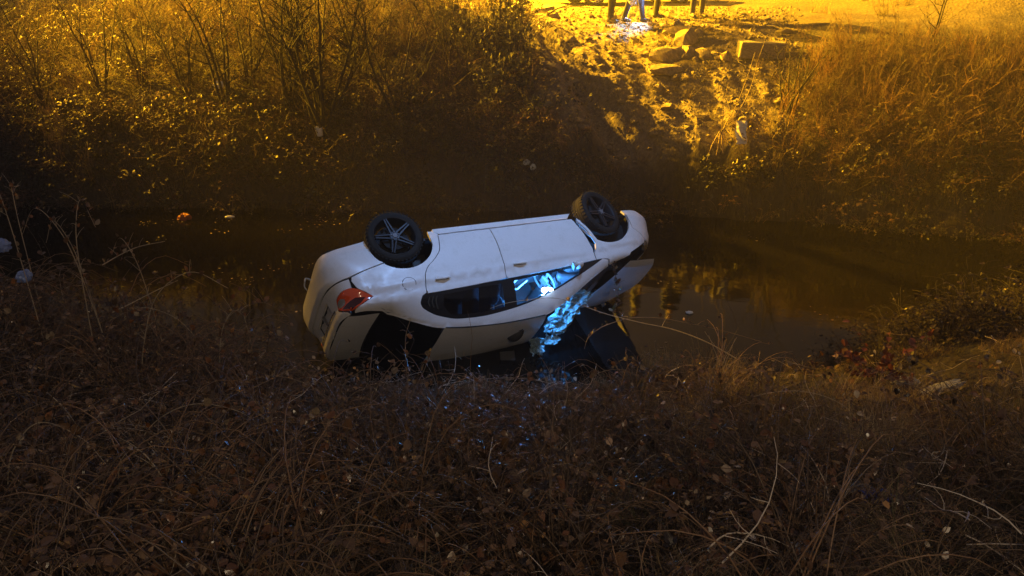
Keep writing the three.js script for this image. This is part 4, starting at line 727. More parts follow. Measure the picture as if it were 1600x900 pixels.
P_.stone = new THREE.MeshStandardMaterial({ color: lin(.40, .33, .23), map: soilTex, bumpMap: soilBump, bumpScale: .012, roughness: .92 });
P_.concrete = new THREE.MeshStandardMaterial({ color: lin(.38, .34, .27), map: soilTex, bumpMap: soilBump, bumpScale: .01, roughness: .95 });
const pxSize = (g, p) => p * (Math.hypot(g.x, EYE - g.y, g.z)) / 1209;
function stoneAt(name, label, cat, u, v, w, h, seedv, { turn = 0, tilt = 0, mat = P_.stone, ang = .6, depth = .8, sink = .25, group } = {}) {
  const g = onGround(u, v + h * .45), W = pxSize(g, w) / 2, H = pxSize(g, h) * .62; const m = single(name, rockGeo(seedv, W, H, W * depth, ang), mat, label, cat, group); m.position.set(g.x, g.y + H * (.62 - sink), g.z); m.rotation.set(tilt, turn, tilt * .5); return m;
}
stoneAt('boulder', 'broad flat pale boulder left of the rubble heap, below the standing people', 'boulder', 1042, 82, 66, 24, 2.3, { depth: .7, ang: .5 });
stoneAt('boulder', 'angular boulder standing on the rubble heap with a black shadow at its left', 'boulder', 1068, 58, 44, 28, 5.1, { turn: .4, tilt: .25, ang: .9 });
stoneAt('boulder', 'long tilted slab of rubble on top of the heap under the shadows', 'boulder', 1060, 46, 52, 14, 7.7, { turn: -.4, tilt: .2, ang: .9, depth: .5 });
stoneAt('boulder', 'squat stone leaning on the right end of the broad flat boulder', 'boulder', 1075, 78, 30, 20, 9.2, { turn: 1, ang: .8 });
stoneAt('boulder', 'small bright stone on the crest above the rubble heap', 'boulder', 1090, 50, 18, 14, 11.3, { ang: .8 });
stoneAt('boulder', 'low rounded boulder lying by itself below the broad flat one', 'boulder', 1040, 105, 62, 16, 13.1, { depth: .6, ang: .3, sink: .4 });
stoneAt('boulder', 'bright rounded lump on the crest between the two pairs of shoes', 'boulder', 1060, 38, 16, 12, 15.9, { ang: .5 });
stoneAt('boulder', 'slanting brick-like fragment on the slope right of the heap', 'boulder', 1098, 83, 30, 14, 17.7, { turn: -.5, tilt: .3, ang: 1 });
stoneAt('boulder', 'small dark-fronted stone midway between heap and concrete slab', 'boulder', 1134, 88, 20, 16, 19.3, { ang: .8 });
stoneAt('boulder', 'small stone with a dark underside high at the left of the dirt', 'boulder', 892, 60, 16, 9, 21.9, { ang: .9, depth: .9 });
{ // thick slab jutting out of the slope
  const a = onGround(1187, 92), W = pxSize(a, 64), t = single('concrete_slab', (() => { const g = new RoundedBoxGeometry(W, .34, .34, 4, .03); const P = g.attributes.position; for (let i = 0; i < P.count; i++) { const x = P.getX(i), y = P.getY(i), z = P.getZ(i); P.setXYZ(i, x + .03 * nz(x * 5, y * 5, z * 5), y + .02 * nz(x * 6, z * 6, 3) - (z > 0 ? .02 * Math.abs(nz(x * 9, 2)) : 0), z + .04 * nz(x * 4 + 3, y * 4, 1)); } g.computeVertexNormals(); return g; })(), P_.concrete, 'thick pale concrete slab jutting from the top of the slope, its front in shade', 'slab');
  t.position.set(a.x + .05, a.y + .16, a.z - .16); t.rotation.set(.03, -.04, -.02);
}
{ const a = onGround(845, 20), g = new RoundedBoxGeometry(.62, .10, .42, 3, .02); const t = single('paving_slab', g, P_.concrete, 'flat paving slab lying at the top left of the dirt beside a fallen branch', 'slab'); t.position.set(a.x, a.y + .09, a.z); t.rotation.set(.05, .5, .12); }
{ const a = onGround(862, 24), b = onGround(890, 11); const t = thing('fallen_branch', 'dark fallen branch on the grass at the top left of the dirt', 'branch', [a.x, a.y, a.z]); const B = b.clone().sub(a); part('limb', tube([V3(-.1, .03, .1), V3(B.x * .4, .07, B.z * .5), V3(B.x, B.y + .05, B.z)], .03, .012, 6, 12), P_.bark, t); part('twig', tube([V3(B.x * .4, .07, B.z * .5), V3(B.x * .4 + .4, .12, B.z * .5 + .15), V3(B.x * .4 + .9, .06, B.z * .5 + .1)], .014, .006, 5, 8), P_.bark, t); }
{ // loose stones and clods
  const V = Array.from({ length: 7 }, (_, i) => rockGeo(31 + i * 4.7, 1, .62, .85, 1));
  const protos = V.map(g => new THREE.Mesh(g, P_.stone)); let k = 0;
  for (let i = 0; i < 1500 && k < 230; i++) {
    const x = rr(.5, 6.6), d = rr(14.7, 20.5); if (bareDirt(x, d) < .5 || rnd() > .35 + .5 * sstep(18, 16, d)) continue;
    const s = .035 + .12 * Math.pow(rnd(), 2.4); const m = protos[k % 7].clone(); m.name = numbered('stone'); m.castShadow = m.receiveShadow = true; m.userData = { label: 'loose stone lying on the bare dirt slope under the street light', category: 'stone', group: 'loose stones on the dirt slope' };
    m.position.set(x, gy(x, d) + s * .22, -d); m.scale.set(s * rr(.8, 1.4), s * rr(.7, 1.1), s); m.rotation.set(rr(-.3, .3), rr(0, 6.28), rr(-.3, .3)); scene.add(m); k++;
  }
  const cl = new THREE.InstancedMesh(new THREE.IcosahedronGeometry(1, 1), P_.stone, 4200); cl.name = 'gravel'; cl.userData = { kind: 'stuff', label: 'small clods and gravel over the bare dirt slope', category: 'gravel' }; cl.castShadow = cl.receiveShadow = true; let c = 0;
  while (c < 4200) { const x = rr(.3, 8), d = rr(14.5, 23); if (bareDirt(x, d) < .4) continue; const s = .008 + .028 * Math.pow(rnd(), 2); _q.setFromEuler(_e.set(rr(0, 6), rr(0, 6), rr(0, 6))); _m.compose(V3(x, gy(x, d) + s * .2, -d), _q, V3(s * rr(.7, 1.6), s * rr(.5, 1), s * rr(.7, 1.5))); cl.setMatrixAt(c, _m); const g = rr(.7, 1.15); cl.setColorAt(c, lin(g, g, g)); c++; }
  scene.add(cl);
}
// ---------------------------------------------------------------- litter
P_.white = std(lin(.72, .72, .70), .5); P_.bag = new THREE.MeshPhysicalMaterial({ color: lin(.30, .42, .80), roughness: .3, transmission: .25, thickness: 0, side: THREE.DoubleSide });
function crumpled(w, h, d, sd, amp = .35) { const g0 = new THREE.IcosahedronGeometry(1, 4); g0.deleteAttribute('uv'); g0.deleteAttribute('normal'); const P = g0.attributes.position; for (let i = 0; i < P.count; i++) { const x = P.getX(i), y = P.getY(i), z = P.getZ(i), k = 1 + amp * (Math.abs(nz(x * 2 + sd, y * 2, z * 2)) * 1.6 - .4) + .12 * Math.abs(nz(x * 6, y * 6 + sd, z * 6)); P.setXYZ(i, x * k * w, y * k * h, z * k * d); } const g = toCreasedNormals(mergeVertices(g0, 1e-4), .35); g.setAttribute('uv', new THREE.BufferAttribute(new Float32Array(g.attributes.position.count * 2), 2)); return g; }
function litter(name, label, cat, g, mat, p, rot = [0, 0, 0]) { const m = single(name, g, mat, label, cat); m.position.copy(p); m.rotation.set(...rot); return m; }
const up = (p, h) => p.clone().add(V3(0, h, 0));
litter('plastic_cup', 'white plastic cup stuck at the foot of the large bare shrub', 'cup', (() => { const g = new THREE.LatheGeometry([[.0, 0], [.055, 0], [.075, .17], [.08, .172], [.072, .168], [.052, .006], [0, .006]].map(a => new THREE.Vector2(a[0], a[1])), 24); return g; })(), P_.white, atDepth(500, 212, -onGround(500, 225).z - .15), [.1, 0, .05]);
{ const p = onGround(1158, 225); const t = litter('plastic_sheet', 'white crumpled strip of plastic hanging upright right of the dry weed stump', 'litter', gridGeo(14, 26, (u, v) => { const x = (u - .5) * .20, y = (v - .5) * .43; return [x + .012 * Math.sin(v * 9), y, .02 * Math.sin(u * 9 + v * 7) + .02 * nz(u * 5, v * 9, 2), u, v]; }), std(lin(.74, .70, .62), .6, { side: THREE.DoubleSide }), atDepth(1158, 207, -p.z - .12), [-.25, -.1, .04]); }
{ let i = 0; for (const [u, v, w, h, l] of [[822, 256, 13, 10, 'left one of two white stones lying close together on the dark bank behind the car'], [833, 263, 11, 14, 'right one of two white stones lying close together on the dark bank behind the car'], [1228, 358, 9, 5, 'small white stone at the waterline right of the car front'], [1114, 370, 13, 9, 'pale lump floating in the water right of the car']]) { const g = onGround(u, v + 2), W = pxSize(g, w) / 2; litter('pale_stone', l, 'stone', rockGeo(70 + i++ * 3, W, pxSize(g, h) * .5, W * .8, .5), P_.white, up(g, W * .4), [.2, .4, .3]); } }
{ const p = onGround(290, 350); litter('plastic_bag', 'crumpled orange plastic bag at the left waterside behind the brambles', 'bag', crumpled(.12, .07, .09, 3.3, .6), std(lin(.30, .06, .015), .6), up(p, .13)); }
{ const p = onGround(360, 346); litter('floating_scrap', 'small pale scrap floating on the water left of the car', 'litter', crumpled(.09, .018, .05, 8.1), P_.white, up(p, .10)); }
{ const p = onGround(346, 160); litter('paper_scrap', 'bright yellow-lit paper scrap caught in the undergrowth at the upper left', 'litter', crumpled(.11, .08, .05, 5.5), P_.white, up(p, .35)); }
for (const [u, v, d, w, l] of [[3, 384, 8.0, .085, 'upper of two bluish white plastic bags caught in the brambles at the left edge'], [38, 432, 7.4, .075, 'lower of two bluish white plastic bags caught in the brambles at the left edge']]) litter('plastic_bag', l, 'bag', crumpled(w, w * .9, w * .6, u, .5), P_.bag, atDepth(u, v, d), [.2, .6, .3]);
litter('plastic_bag', 'blue and grey plastic bag lying in the grass at the lower right', 'bag', crumpled(.10, .045, .06, 12.2, .45), std(lin(.07, .085, .36), .4), up(onGround(1362, 803), .12), [0, -.6, .3]);
litter('plastic_bag', 'grey plastic bag beside the blue one in the grass at the lower right', 'bag', crumpled(.07, .04, .06, 17.2, .45), std(lin(.20, .19, .21), .5), up(onGround(1338, 794), .13), [0, .3, .2]);
litter('pale_stone', 'rounded pale stone at the bottom edge of the picture', 'stone', rockGeo(95, .07, .06, .06, .4), std(lin(.42, .42, .44), .7), up(onGround(1240, 897), .14));
litter('plastic_bag', 'flat whitish plastic bag on the little terrace at the right, left of a longer strip', 'bag', crumpled(.14, .04, .07, 21, .4), std(lin(.45, .44, .43), .6), up(onGround(1411, 610), .10));
litter('plastic_strip', 'long whitish strip of plastic lying on the terrace at the right', 'litter', crumpled(.26, .035, .06, 27, .4), std(lin(.45, .44, .43), .6), up(onGround(1468, 620), .10), [0, .35, .06]);
{ const p = atDepth(1076, 497, 8.2); litter('floating_scrap', 'small whitish scrap floating right of the bramble cane', 'litter', crumpled(.05, .02, .035, 33), P_.white, onGround(1076, 499).add(V3(0, .10, 0))); }
// ---------------------------------------------------------------- dry weed stump with splayed stalks on the right of the slope
{
  const g = onGround(1127, 215), d = -g.z - .1, A = (u, v, dd = 0) => atDepth(u, v, d + dd), t = thing('dry_weed', 'pale dry weed stump with splayed stalks at the foot of the dirt slope', 'weed', [0, 0, 0]);
  const mat = std(lin(.36, .25, .12), .65), mat2 = std(lin(.16, .10, .05), .7);
  for (const [pts, r] of [[[[1126, 205], [1122, 230], [1114, 262]], .016], [[[1128, 206], [1129, 232], [1131, 262]], .018], [[[1130, 208], [1140, 236], [1153, 272]], .016], [[[1125, 204], [1112, 228], [1104, 252]], .010], [[[1132, 224], [1142, 240], [1150, 258]], .012]]) part('stalk', tube(pts.map((q, i) => A(q[0], q[1], -.1 * i)), r, r * .6, 6, 10), mat, t);
  for (const [pts, r] of [[[[1128, 206], [1136, 190], [1150, 166], [1168, 120], [1180, 82]], .012], [[[1130, 204], [1150, 180], [1172, 140], [1186, 90], [1196, 62]], .011], [[[1124, 204], [1110, 196], [1096, 188]], .010], [[[1136, 190], [1158, 178], [1172, 172]], .008], [[[1128, 206], [1130, 170], [1138, 130]], .008]]) part('stalk', tube(pts.map((q, i) => A(q[0], q[1], .08 * i)), r, r * .4, 5, 14), mat2, t);
}
// ---------------------------------------------------------------- people at the top of the slope
function fieldMesh(bones, res, pad = .06, k = 40) {                    // bones: [ax,ay,az, bx,by,bz, ra, rb]
  let mn = [9, 9, 9], mx = [-9, -9, -9]; for (const b of bones) for (let i = 0; i < 3; i++) { const r = Math.max(b[6], b[7]) + pad; mn[i] = Math.min(mn[i], b[i] - r, b[3 + i] - r); mx[i] = Math.max(mx[i], b[i] + r, b[3 + i] + r); }
  const mc = new MarchingCubes(res, new THREE.MeshBasicMaterial(), false, false, 120000); mc.isolation = 0; const n = mc.size, c = mn.map((v, i) => (v + mx[i]) / 2), h = mn.map((v, i) => (mx[i] - v) / 2 * 1.04);
  const pre = bones.map(b => { const dx = b[3] - b[0], dy = b[4] - b[1], dz = b[5] - b[2]; return [...b, dx, dy, dz, dx * dx + dy * dy + dz * dz + 1e-9]; });
  for (let z = 0; z < n; z++) for (let y = 0; y < n; y++) for (let x = 0; x < n; x++) {
    const px = c[0] + (x - n / 2) / (n / 2) * h[0], py = c[1] + (y - n / 2) / (n / 2) * h[1], pz = c[2] + (z - n / 2) / (n / 2) * h[2]; let s = 0;
    for (const b of pre) { let t = ((px - b[0]) * b[8] + (py - b[1]) * b[9] + (pz - b[2]) * b[10]) / b[11]; t = t < 0 ? 0 : t > 1 ? 1 : t; const ex = px - b[0] - t * b[8], ey = py - b[1] - t * b[9], ez = pz - b[2] - t * b[10]; const dd = Math.sqrt(ex * ex + ey * ey + ez * ez) - (b[6] + (b[7] - b[6]) * t); if (dd < .25) s += Math.exp(-k * dd); }
    mc.field[z * n * n + y * n + x] = s > 0 ? Math.log(s) / k : -.3;
  }
  mc.update(); const cnt = mc.count, P = new Float32Array(cnt * 3);
  for (let i = 0; i < cnt; i++) for (let a = 0; a < 3; a++) P[i * 3 + a] = c[a] + mc.positionArray[i * 3 + a] * h[a];
  let g = new THREE.BufferGeometry(); g.setAttribute('position', new THREE.BufferAttribute(P, 3)); g = mergeVertices(g, 1e-4); g.computeVertexNormals(); g.setAttribute('uv', new THREE.BufferAttribute(new Float32Array(g.attributes.position.count * 2), 2)); return g;
}
P_.skin = std(lin(.42, .24, .16), .6); P_.hair = std(lin(.02, .015, .012), .7); P_.shoe = std(lin(.03, .028, .026), .6);
function person(label, g, facing, { stride = 0, apart = .11, scale = 1, trousers, jacket, hold = 0 }) {
  const t = thing('person', label, 'person', [g.x, gy(g.x, -g.z), g.z], facing); t.scale.setScalar(scale);
  // facing +z locally; joints in metres
  const leg = s => { const f = s * stride; return { hip: [s * .09, .92, 0], knee: [s * apart * .95, .50, f * .10 + .03], ank: [s * apart, .09, f * .24], toe: [s * (apart + .03), .035, f * .24 + .17] }; };
  const Lg = [leg(1), leg(-1)], cap = (a, b, r0, r1) => [...a, ...b, r0, r1];
  const arms = [1, -1].map(s => { const sh = [s * .19, 1.42, 0]; const el = [s * .25, 1.15, -.02 + (hold && s > 0 ? .04 : 0)], wr = hold && s > 0 ? [s * .20, 1.02, .24] : [s * .25, .90, .06]; return { s, sh, el, wr }; });
  const skinB = [cap([0, 1.46, 0], [0, 1.56, .02], .055, .055), cap([0, 1.62, .01], [0, 1.70, .0], .078, .092), cap([0, 1.585, .05], [0, 1.62, .055], .05, .055), cap([0, 1.635, .098], [0, 1.615, .108], .012, .016), cap([.085, 1.65, 0], [.088, 1.63, 0], .018, .014), cap([-.085, 1.65, 0], [-.088, 1.63, 0], .018, .014)];
  skinB.push(cap([0, 1.46, 0], [0, 1.0, 0], .10, .10));
  for (const a of arms) {
    skinB.push(cap([0, 1.40, 0], a.sh, .05, .045), cap(a.sh, a.el, .042, .036), cap(a.el, a.wr, .036, .026));
    const d = V3(...a.wr).sub(V3(...a.el)).normalize(), side = V3(0, 0, 1).cross(d).normalize(), f = V3(...a.wr); const fw = d.clone();
    const palm = f.clone().addScaledVector(fw, .07); skinB.push(cap(f.toArray(), palm.toArray(), .026, .032));
    for (let i = 0; i < 4; i++) { const b = palm.clone().addScaledVector(V3(0, 0, 1), (i - 1.5) * .019), e = b.clone().addScaledVector(fw, [.055, .068, .064, .048][i]).addScaledVector(side, a.s * -.012); skinB.push(cap(b.toArray(), e.toArray(), .0095, .008)); }
    const tb = f.clone().addScaledVector(fw, .03).add(V3(0, 0, .025)), te = tb.clone().addScaledVector(fw, .03).add(V3(0, 0, .03)); skinB.push(cap(tb.toArray(), te.toArray(), .011, .009));
  }
  for (const l of Lg) skinB.push(cap([0, .98, 0], l.hip, .09, .075), cap(l.hip, l.knee, .07, .05), cap(l.knee, l.ank, .05, .036), cap(l.ank, l.toe, .034, .028));
  const body = part('body', fieldMesh(skinB, 84, .05, 60), P_.skin, t);
  const tr = []; for (const l of Lg) tr.push(cap([l.hip[0] * .6, .98, 0], l.hip, .125, .108), cap(l.hip, l.knee, .098, .073), cap(l.knee, [l.ank[0], .10, l.ank[2]], .073, .062));
  part('trousers', fieldMesh(tr, 72, .05, 60), trousers, t);
  const jk = [cap([0, 1.0, 0], [0, 1.2, 0], .155, .15), cap([-.05, 1.2, 0], [-.10, 1.38, 0], .13, .115), cap([.05, 1.2, 0], [.10, 1.38, 0], .13, .115), cap([0, 1.42, 0], [0, 1.48, 0], .09, .07)]; for (const a of arms) jk.push(cap(a.sh, a.el, .072, .058), cap(a.el, V3(...a.el).lerp(V3(...a.wr), .92).toArray(), .056, .044));
  part('jacket', fieldMesh(jk, 72, .05, 50), jacket, t);
  for (const l of Lg) part('shoe', fieldMesh([cap([l.ank[0], .06, l.ank[2] - .03], [l.ank[0], .05, l.ank[2] + .02], .052, .05), cap([l.ank[0], .045, l.ank[2]], l.toe, .05, .040)], 30, .03, 70), P_.shoe, t);
  part('hair', fieldMesh([cap([0, 1.72, -.02], [0, 1.70, -.03], .098, .10), cap([0, 1.66, -.05], [0, 1.60, -.06], .08, .05)], 30, .03, 60), P_.hair, t);
  for (const s of [-1, 1]) part('eye', (() => { const e = new THREE.SphereGeometry(.011, 10, 8); e.translate(s * .033, 1.665, .083); return e; })(), P_.hair, body);
  part('mouth', (() => { const e = new RoundedBoxGeometry(.045, .008, .012, 2, .003); e.translate(0, 1.585, .100); return e; })(), std(lin(.28, .10, .08), .6), body);
  return t;
}
const jeans = std(lin(.030, .034, .050), .85), blackT = std(lin(.016, .016, .019), .85), greyT = std(lin(.09, .09, .10), .85), coat = std(lin(.03, .03, .035), .8), coat2 = std(lin(.06, .05, .045), .8), coat3 = std(lin(.05, .06, .08), .8);
{
  const A = onGround(953, 35), B = onGround(989, 35), C = onGround(1024, 28), D = onGround(1088, 27);
  person('person in black trousers, leftmost of the people on the crest, legs together', A, 1.2, { apart: .055, trousers: blackT, jacket: coat, scale: 1.0 });
  const pb = person('person in dark trousers striding in the pool of bluish torch light', B, .9, { stride: .75, apart: .13, trousers: jeans, jacket: coat3, hold: 1 });
  person('person in dark trousers seen from the side, right of the torch light', C, 1.5, { apart: .06, trousers: blackT, jacket: coat2 });
  person('person in grey trousers standing apart at the right, feet apart', D, .3, { apart: .125, trousers: greyT, jacket: coat, scale: 1.02 });
  // torch held by the second person
  pb.updateMatrixWorld(true);
  const hp = pb.localToWorld(V3(.20, 1.0, .33)), spotAt = onGround(980, 45), dir = spotAt.clone().sub(hp).normalize();
  const t = thing('torch', 'lit torch held by the striding person, pointing at the ground', 'torch', hp.toArray()); const q = new THREE.Quaternion().setFromUnitVectors(V3(0, 0, 1), dir);
  part('barrel', (() => { const g = new THREE.CylinderGeometry(.016, .016, .13, 14); g.rotateX(Math.PI / 2); g.translate(0, 0, -.03); g.applyQuaternion(q); return g; })(), M.black, t);
  part('lens', (() => { const g = new THREE.CylinderGeometry(.020, .020, .012, 16); g.rotateX(Math.PI / 2); g.translate(0, 0, .045); g.applyQuaternion(q); return g; })(), new THREE.MeshStandardMaterial({ color: lin(.8, .9, 1), emissive: lin(.5, .7, 1), emissiveIntensity: 10 }), t);
  const l = new THREE.SpotLight(new THREE.Color().setRGB(.38, .58, 1), LIGHT.torch, 0, .52, .4, 2); l.position.copy(dir).multiplyScalar(.07); l.castShadow = true; l.shadow.radius = 2; t.add(l); l.target.position.copy(dir).multiplyScalar(3); l.target.name = 'aim'; t.add(l.target);
  const bp = pb.localToWorld(V3(-.26, .80, .10)); 
  const bag = thing('carrier_bag', 'white carrier bag with blue stripes hanging from the striding person\'s hand', 'bag', bp.toArray()); 
  part('sack', (() => { const g = crumpled(.12, .17, .07, 41, .25); g.translate(0, -.23, 0); return g; })(), std(lin(.75, .8, .88), .5), bag);
  part('handle', tube([V3(-.05, -.10, 0), V3(-.02, .0, 0), V3(.02, .0, 0), V3(.05, -.10, 0)], .008, .008, 5, 12), std(lin(.75, .8, .88), .5), bag);
  for (let i = 0; i < 3; i++) part('stripe', tube([V3(-.10, -.31 + i * .07, .055), V3(0, -.27 + i * .07, .082), V3(.10, -.23 + i * .07, .055)], .012, .012, 5, 8), std(lin(.08, .16, .5), .5), bag);
}
// ---------------------------------------------------------------- car parked on the level ground behind them
{
  const g = onGround(985, 8), t = thing('parked_car', 'dark parked car with bright alloy wheels behind the standing people', 'car', [g.x, gy(g.x, -g.z - .9) + .0, g.z - .9], .30);
  buildCar(t, M.darkPaint, { wreck: false });
  const L = (x, y, z) => V3(...carV(x, y, z));
  for (const s of [1, -1]) { wheelParts(t, -1.375, s * .79, .33, s, { rim: M.rimLight, spin: s }); wheelParts(t, 1.36, s * .79, .33, s, { rim: M.rimLight, spin: .3 });
    part('inner_shell', skinPanel([...lineTo([-.9, .20], [.93, .20], [1.0, .60], [1.02, .86], [-.3, .93], [-1.2, .975], [-2.2, 1.0], [-3.0, 1.0], [-3.0, .21], [-1.80, .21]), ...arcPts(ARCH_R[0], ARCH_R[1], .42, Math.PI * 1.03, -.1, 14)], { side: s, off: -.034, flange: false, tess: .2 }), M.gap, t); }
  part('windscreen', topSheet(t => .28, t => 1.27, { crown: .07, inset: .02, nu: 10, nv: 10 }), M.darkGlass, t);
  part('bonnet', topSheet(t => 1.30, t => 2.17 - .30 * Math.pow(Math.abs(t), 2.6), { crown: .06, inset: -.01, nu: 14, nv: 14 }), M.darkPaint, t);
  const f = new THREE.BoxGeometry(3.9, .05, 1.5); f.translate(-.05, .215, 0); part('underbody', f, M.black, t);
  for (const s of [1, -1]) part('side_mirror', (() => { const m = new THREE.SphereGeometry(1, 16, 10); m.scale(.07, .07, .1); const p = L(.75, s * .93, .98); m.translate(p.x, p.y, p.z); return m; })(), M.darkPaint, t);
}
// ---------------------------------------------------------------- single bramble canes
const caneLeaf = [leafGeo(.055, .042, .35), leafGeo(.065, .05, .2), leafGeo(.045, .036, .6)];
const leafBrown = leafMat(lin(.15, .08, .04), .35, .2), leafRust = leafMat(lin(.26, .095, .022), .45, .25), leafPale = leafMat(lin(.30, .22, .13), .4, .2), leafOlive = leafMat(lin(.11, .105, .035), .4, .2);
const caneMat = std(lin(.24, .17, .11), .26), caneDark = std(lin(.10, .055, .04), .38), canePale = std(lin(.42, .34, .24), .45);
function cane(name, label, cat, pts, { r = .0045, leaves = 6, mats = [leafBrown, leafRust, leafPale], mat = caneMat, group, shoots = 2, lsize = 1, from = .15, to = 1 } = {}) {
  const o = pts[0].clone(), t = thing(name, label, cat, o.toArray(), 0, group), q = pts.map(p => p.clone().sub(o)), c = new THREE.CatmullRomCurve3(q);
  part('stem', tube(q, r, r * .45, 5, q.length * 7), mat, t);
  for (let i = 0; i < shoots; i++) { const f = rr(.25, .9), b = c.getPoint(f), e = b.clone().add(V3(rr(-1, 1), rr(.2, 1), rr(-.6, .8)).multiplyScalar(rr(.08, .2))); part('side_shoot', tube([b, b.clone().lerp(e, .5).add(V3(0, .012, 0)), e], r * .5, r * .25, 4, 5), mat, t); }
  for (let i = 0; i < leaves; i++) { const f = rr(from, to), b = c.getPoint(f); const m = part('leaf', pick(caneLeaf), pick(mats), t); m.position.copy(b).add(V3(rr(-.02, .02), rr(-.015, .02), rr(-.02, .02))); m.rotation.set(rr(-2, .6), rr(0, 6.28), rr(-.8, .8)); m.scale.setScalar(rr(.7, 1.25) * lsize); }
  return t;
}
const D = (list) => list.map(([u, v, d]) => atDepth(u, v, d));
cane('bramble_cane', 'long pale bramble cane arching in front of the car windows and over the lamp', 'cane', D([[1150, 560, 6.9], [1105, 535, 7.1], [1052, 515, 7.35], [1000, 504, 7.5], [945, 490, 7.6], [905, 476, 7.7], [868, 466, 7.75], [830, 468, 7.8], [790, 474, 7.85], [766, 482, 7.85]]), { r: .0062, leaves: 10, mats: [leafOlive, leafBrown], mat: canePale, from: .38, to: .62, lsize: .8 });
cane('bramble_cane', 'forked bramble cane reaching right across the dark water from the long pale one', 'cane', D([[938, 512, 7.4], [962, 503, 7.45], [985, 497, 7.5], [1030, 497, 7.5], [1075, 505, 7.45], [1130, 517, 7.35], [1190, 534, 7.2]]), { r: .0055, leaves: 5, mat: caneMat });
cane('bramble_cane', 'curved bramble cane hanging below the long pale one into the dark water', 'cane', D([[950, 506, 7.45], [930, 518, 7.4], [918, 530, 7.35], [913, 545, 7.3]]), { r: .005, leaves: 8, mats: [leafOlive, leafBrown], lsize: .8, from: 0, to: .6 });
cane('bramble_spray', 'withered leafy bramble spray caught between the car wing and the bonnet', 'cane', D([[957, 401, 9.35], [960, 420, 9.3], [964, 445, 9.25], [966, 470, 9.2], [958, 492, 9.15], [974, 505, 9.1]]), { r: .005, leaves: 44, mats: [leafOlive, leafBrown, leafPale, leafBrown], mat: caneDark, shoots: 6, lsize: 1.05, from: 0, to: .8 });
cane('bramble_cane', 'upright bramble stem with leaf clusters before the black rear window, left', 'cane', D([[640, 640, 6.0], [637, 600, 6.15], [634, 560, 6.3], [634, 525, 6.4], [641, 500, 6.5]]), { r: .0055, leaves: 12, mats: [leafPale, leafBrown, leafRust], from: .35, to: .75 });
cane('bramble_cane', 'slanting bramble stem with a broad brown leaf before the car roof', 'cane', D([[640, 625, 6.0], [652, 600, 6.1], [662, 580, 6.2], [672, 552, 6.3]]), { r: .005, leaves: 8, mats: [leafRust, leafPale, leafRust], from: .5, lsize: 1.15 });
cane('bramble_cane', 'bramble cane slanting up right towards the black rear window from the left', 'cane', D([[565, 625, 6.0], [590, 603, 6.1], [612, 583, 6.2], [632, 562, 6.3]]), { r: .0052, leaves: 4 });
cane('dead_twig', 'pale dead twig standing upright below the middle of the car', 'twig', D([[740, 652, 5.7], [741, 625, 5.8], [740, 588, 5.9]]), { r: .0075, leaves: 0, shoots: 1, mat: canePale });
cane('dead_twig', 'pale bent twig standing right of the upright one, below the blue light', 'twig', D([[880, 640, 5.8], [886, 620, 5.9], [886, 600, 6.0], [881, 588, 6.0]]), { r: .0065, leaves: 1, shoots: 0, mat: canePale });
cane('bramble_cane', 'upper of two glinting canes slanting over the water at the far left', 'cane', D([[160, 414, 7.4], [190, 397, 7.6], [215, 386, 7.7], [258, 377, 7.9]]), { r: .0062, leaves: 6, mat: canePale, from: 0, to: .5 });
cane('bramble_cane', 'lower of two glinting canes slanting over the water at the far left', 'cane', D([[176, 488, 6.6], [205, 474, 6.8], [240, 456, 7.0], [278, 438, 7.2]]), { r: .0065, leaves: 6, mat: canePale, from: 0, to: .5 });
cane('bramble_cane', 'arched bramble cane with a sharp bend left of the car rear', 'cane', D([[385, 612, 5.4], [425, 592, 5.6], [462, 577, 5.8], [482, 597, 5.8], [502, 632, 5.7]]), { r: .006, leaves: 6 });
cane('dead_branch', 'thick pale forked branch sticking out of the brambles at the lower left', 'branch', D([[305, 800, 3.6], [296, 770, 3.8], [286, 742, 3.9]]), { r: .011, leaves: 0, shoots: 2, mat: canePale });
cane('dead_twig', 'long bare stem rising at the bottom left of the picture', 'twig', D([[566, 899, 3.3], [558, 860, 3.4], [556, 820, 3.5], [551, 790, 3.6]]), { r: .006, leaves: 2, shoots: 1, mat: canePale });
cane('dead_branch', 'long dark branch lying slanted over the grass at the right', 'branch', D([[1225, 715, 4.5], [1290, 680, 4.8], [1350, 655, 5.1], [1420, 628, 5.5]]), { r: .009, leaves: 0, shoots: 3, mat: caneDark });
cane('fallen_leaf_twig', 'bright orange leaf on a thin twig below the middle left of the car', 'leaf', D([[652, 790, 3.9], [648, 775, 3.95], [645, 768, 4.0]]), { r: .003, leaves: 2, shoots: 0, mats: [leafMat(lin(.55, .22, .02), .5, .3)], from: .9, lsize: 1.1 });
cane('fallen_leaf_twig', 'orange leaf standing at the water edge left of the car rear', 'leaf', D([[364, 535, 7.2], [362, 525, 7.25], [361, 519, 7.3]]), { r: .003, leaves: 2, shoots: 0, mats: [leafMat(lin(.5, .2, .02), .5, .3)], from: .9 });
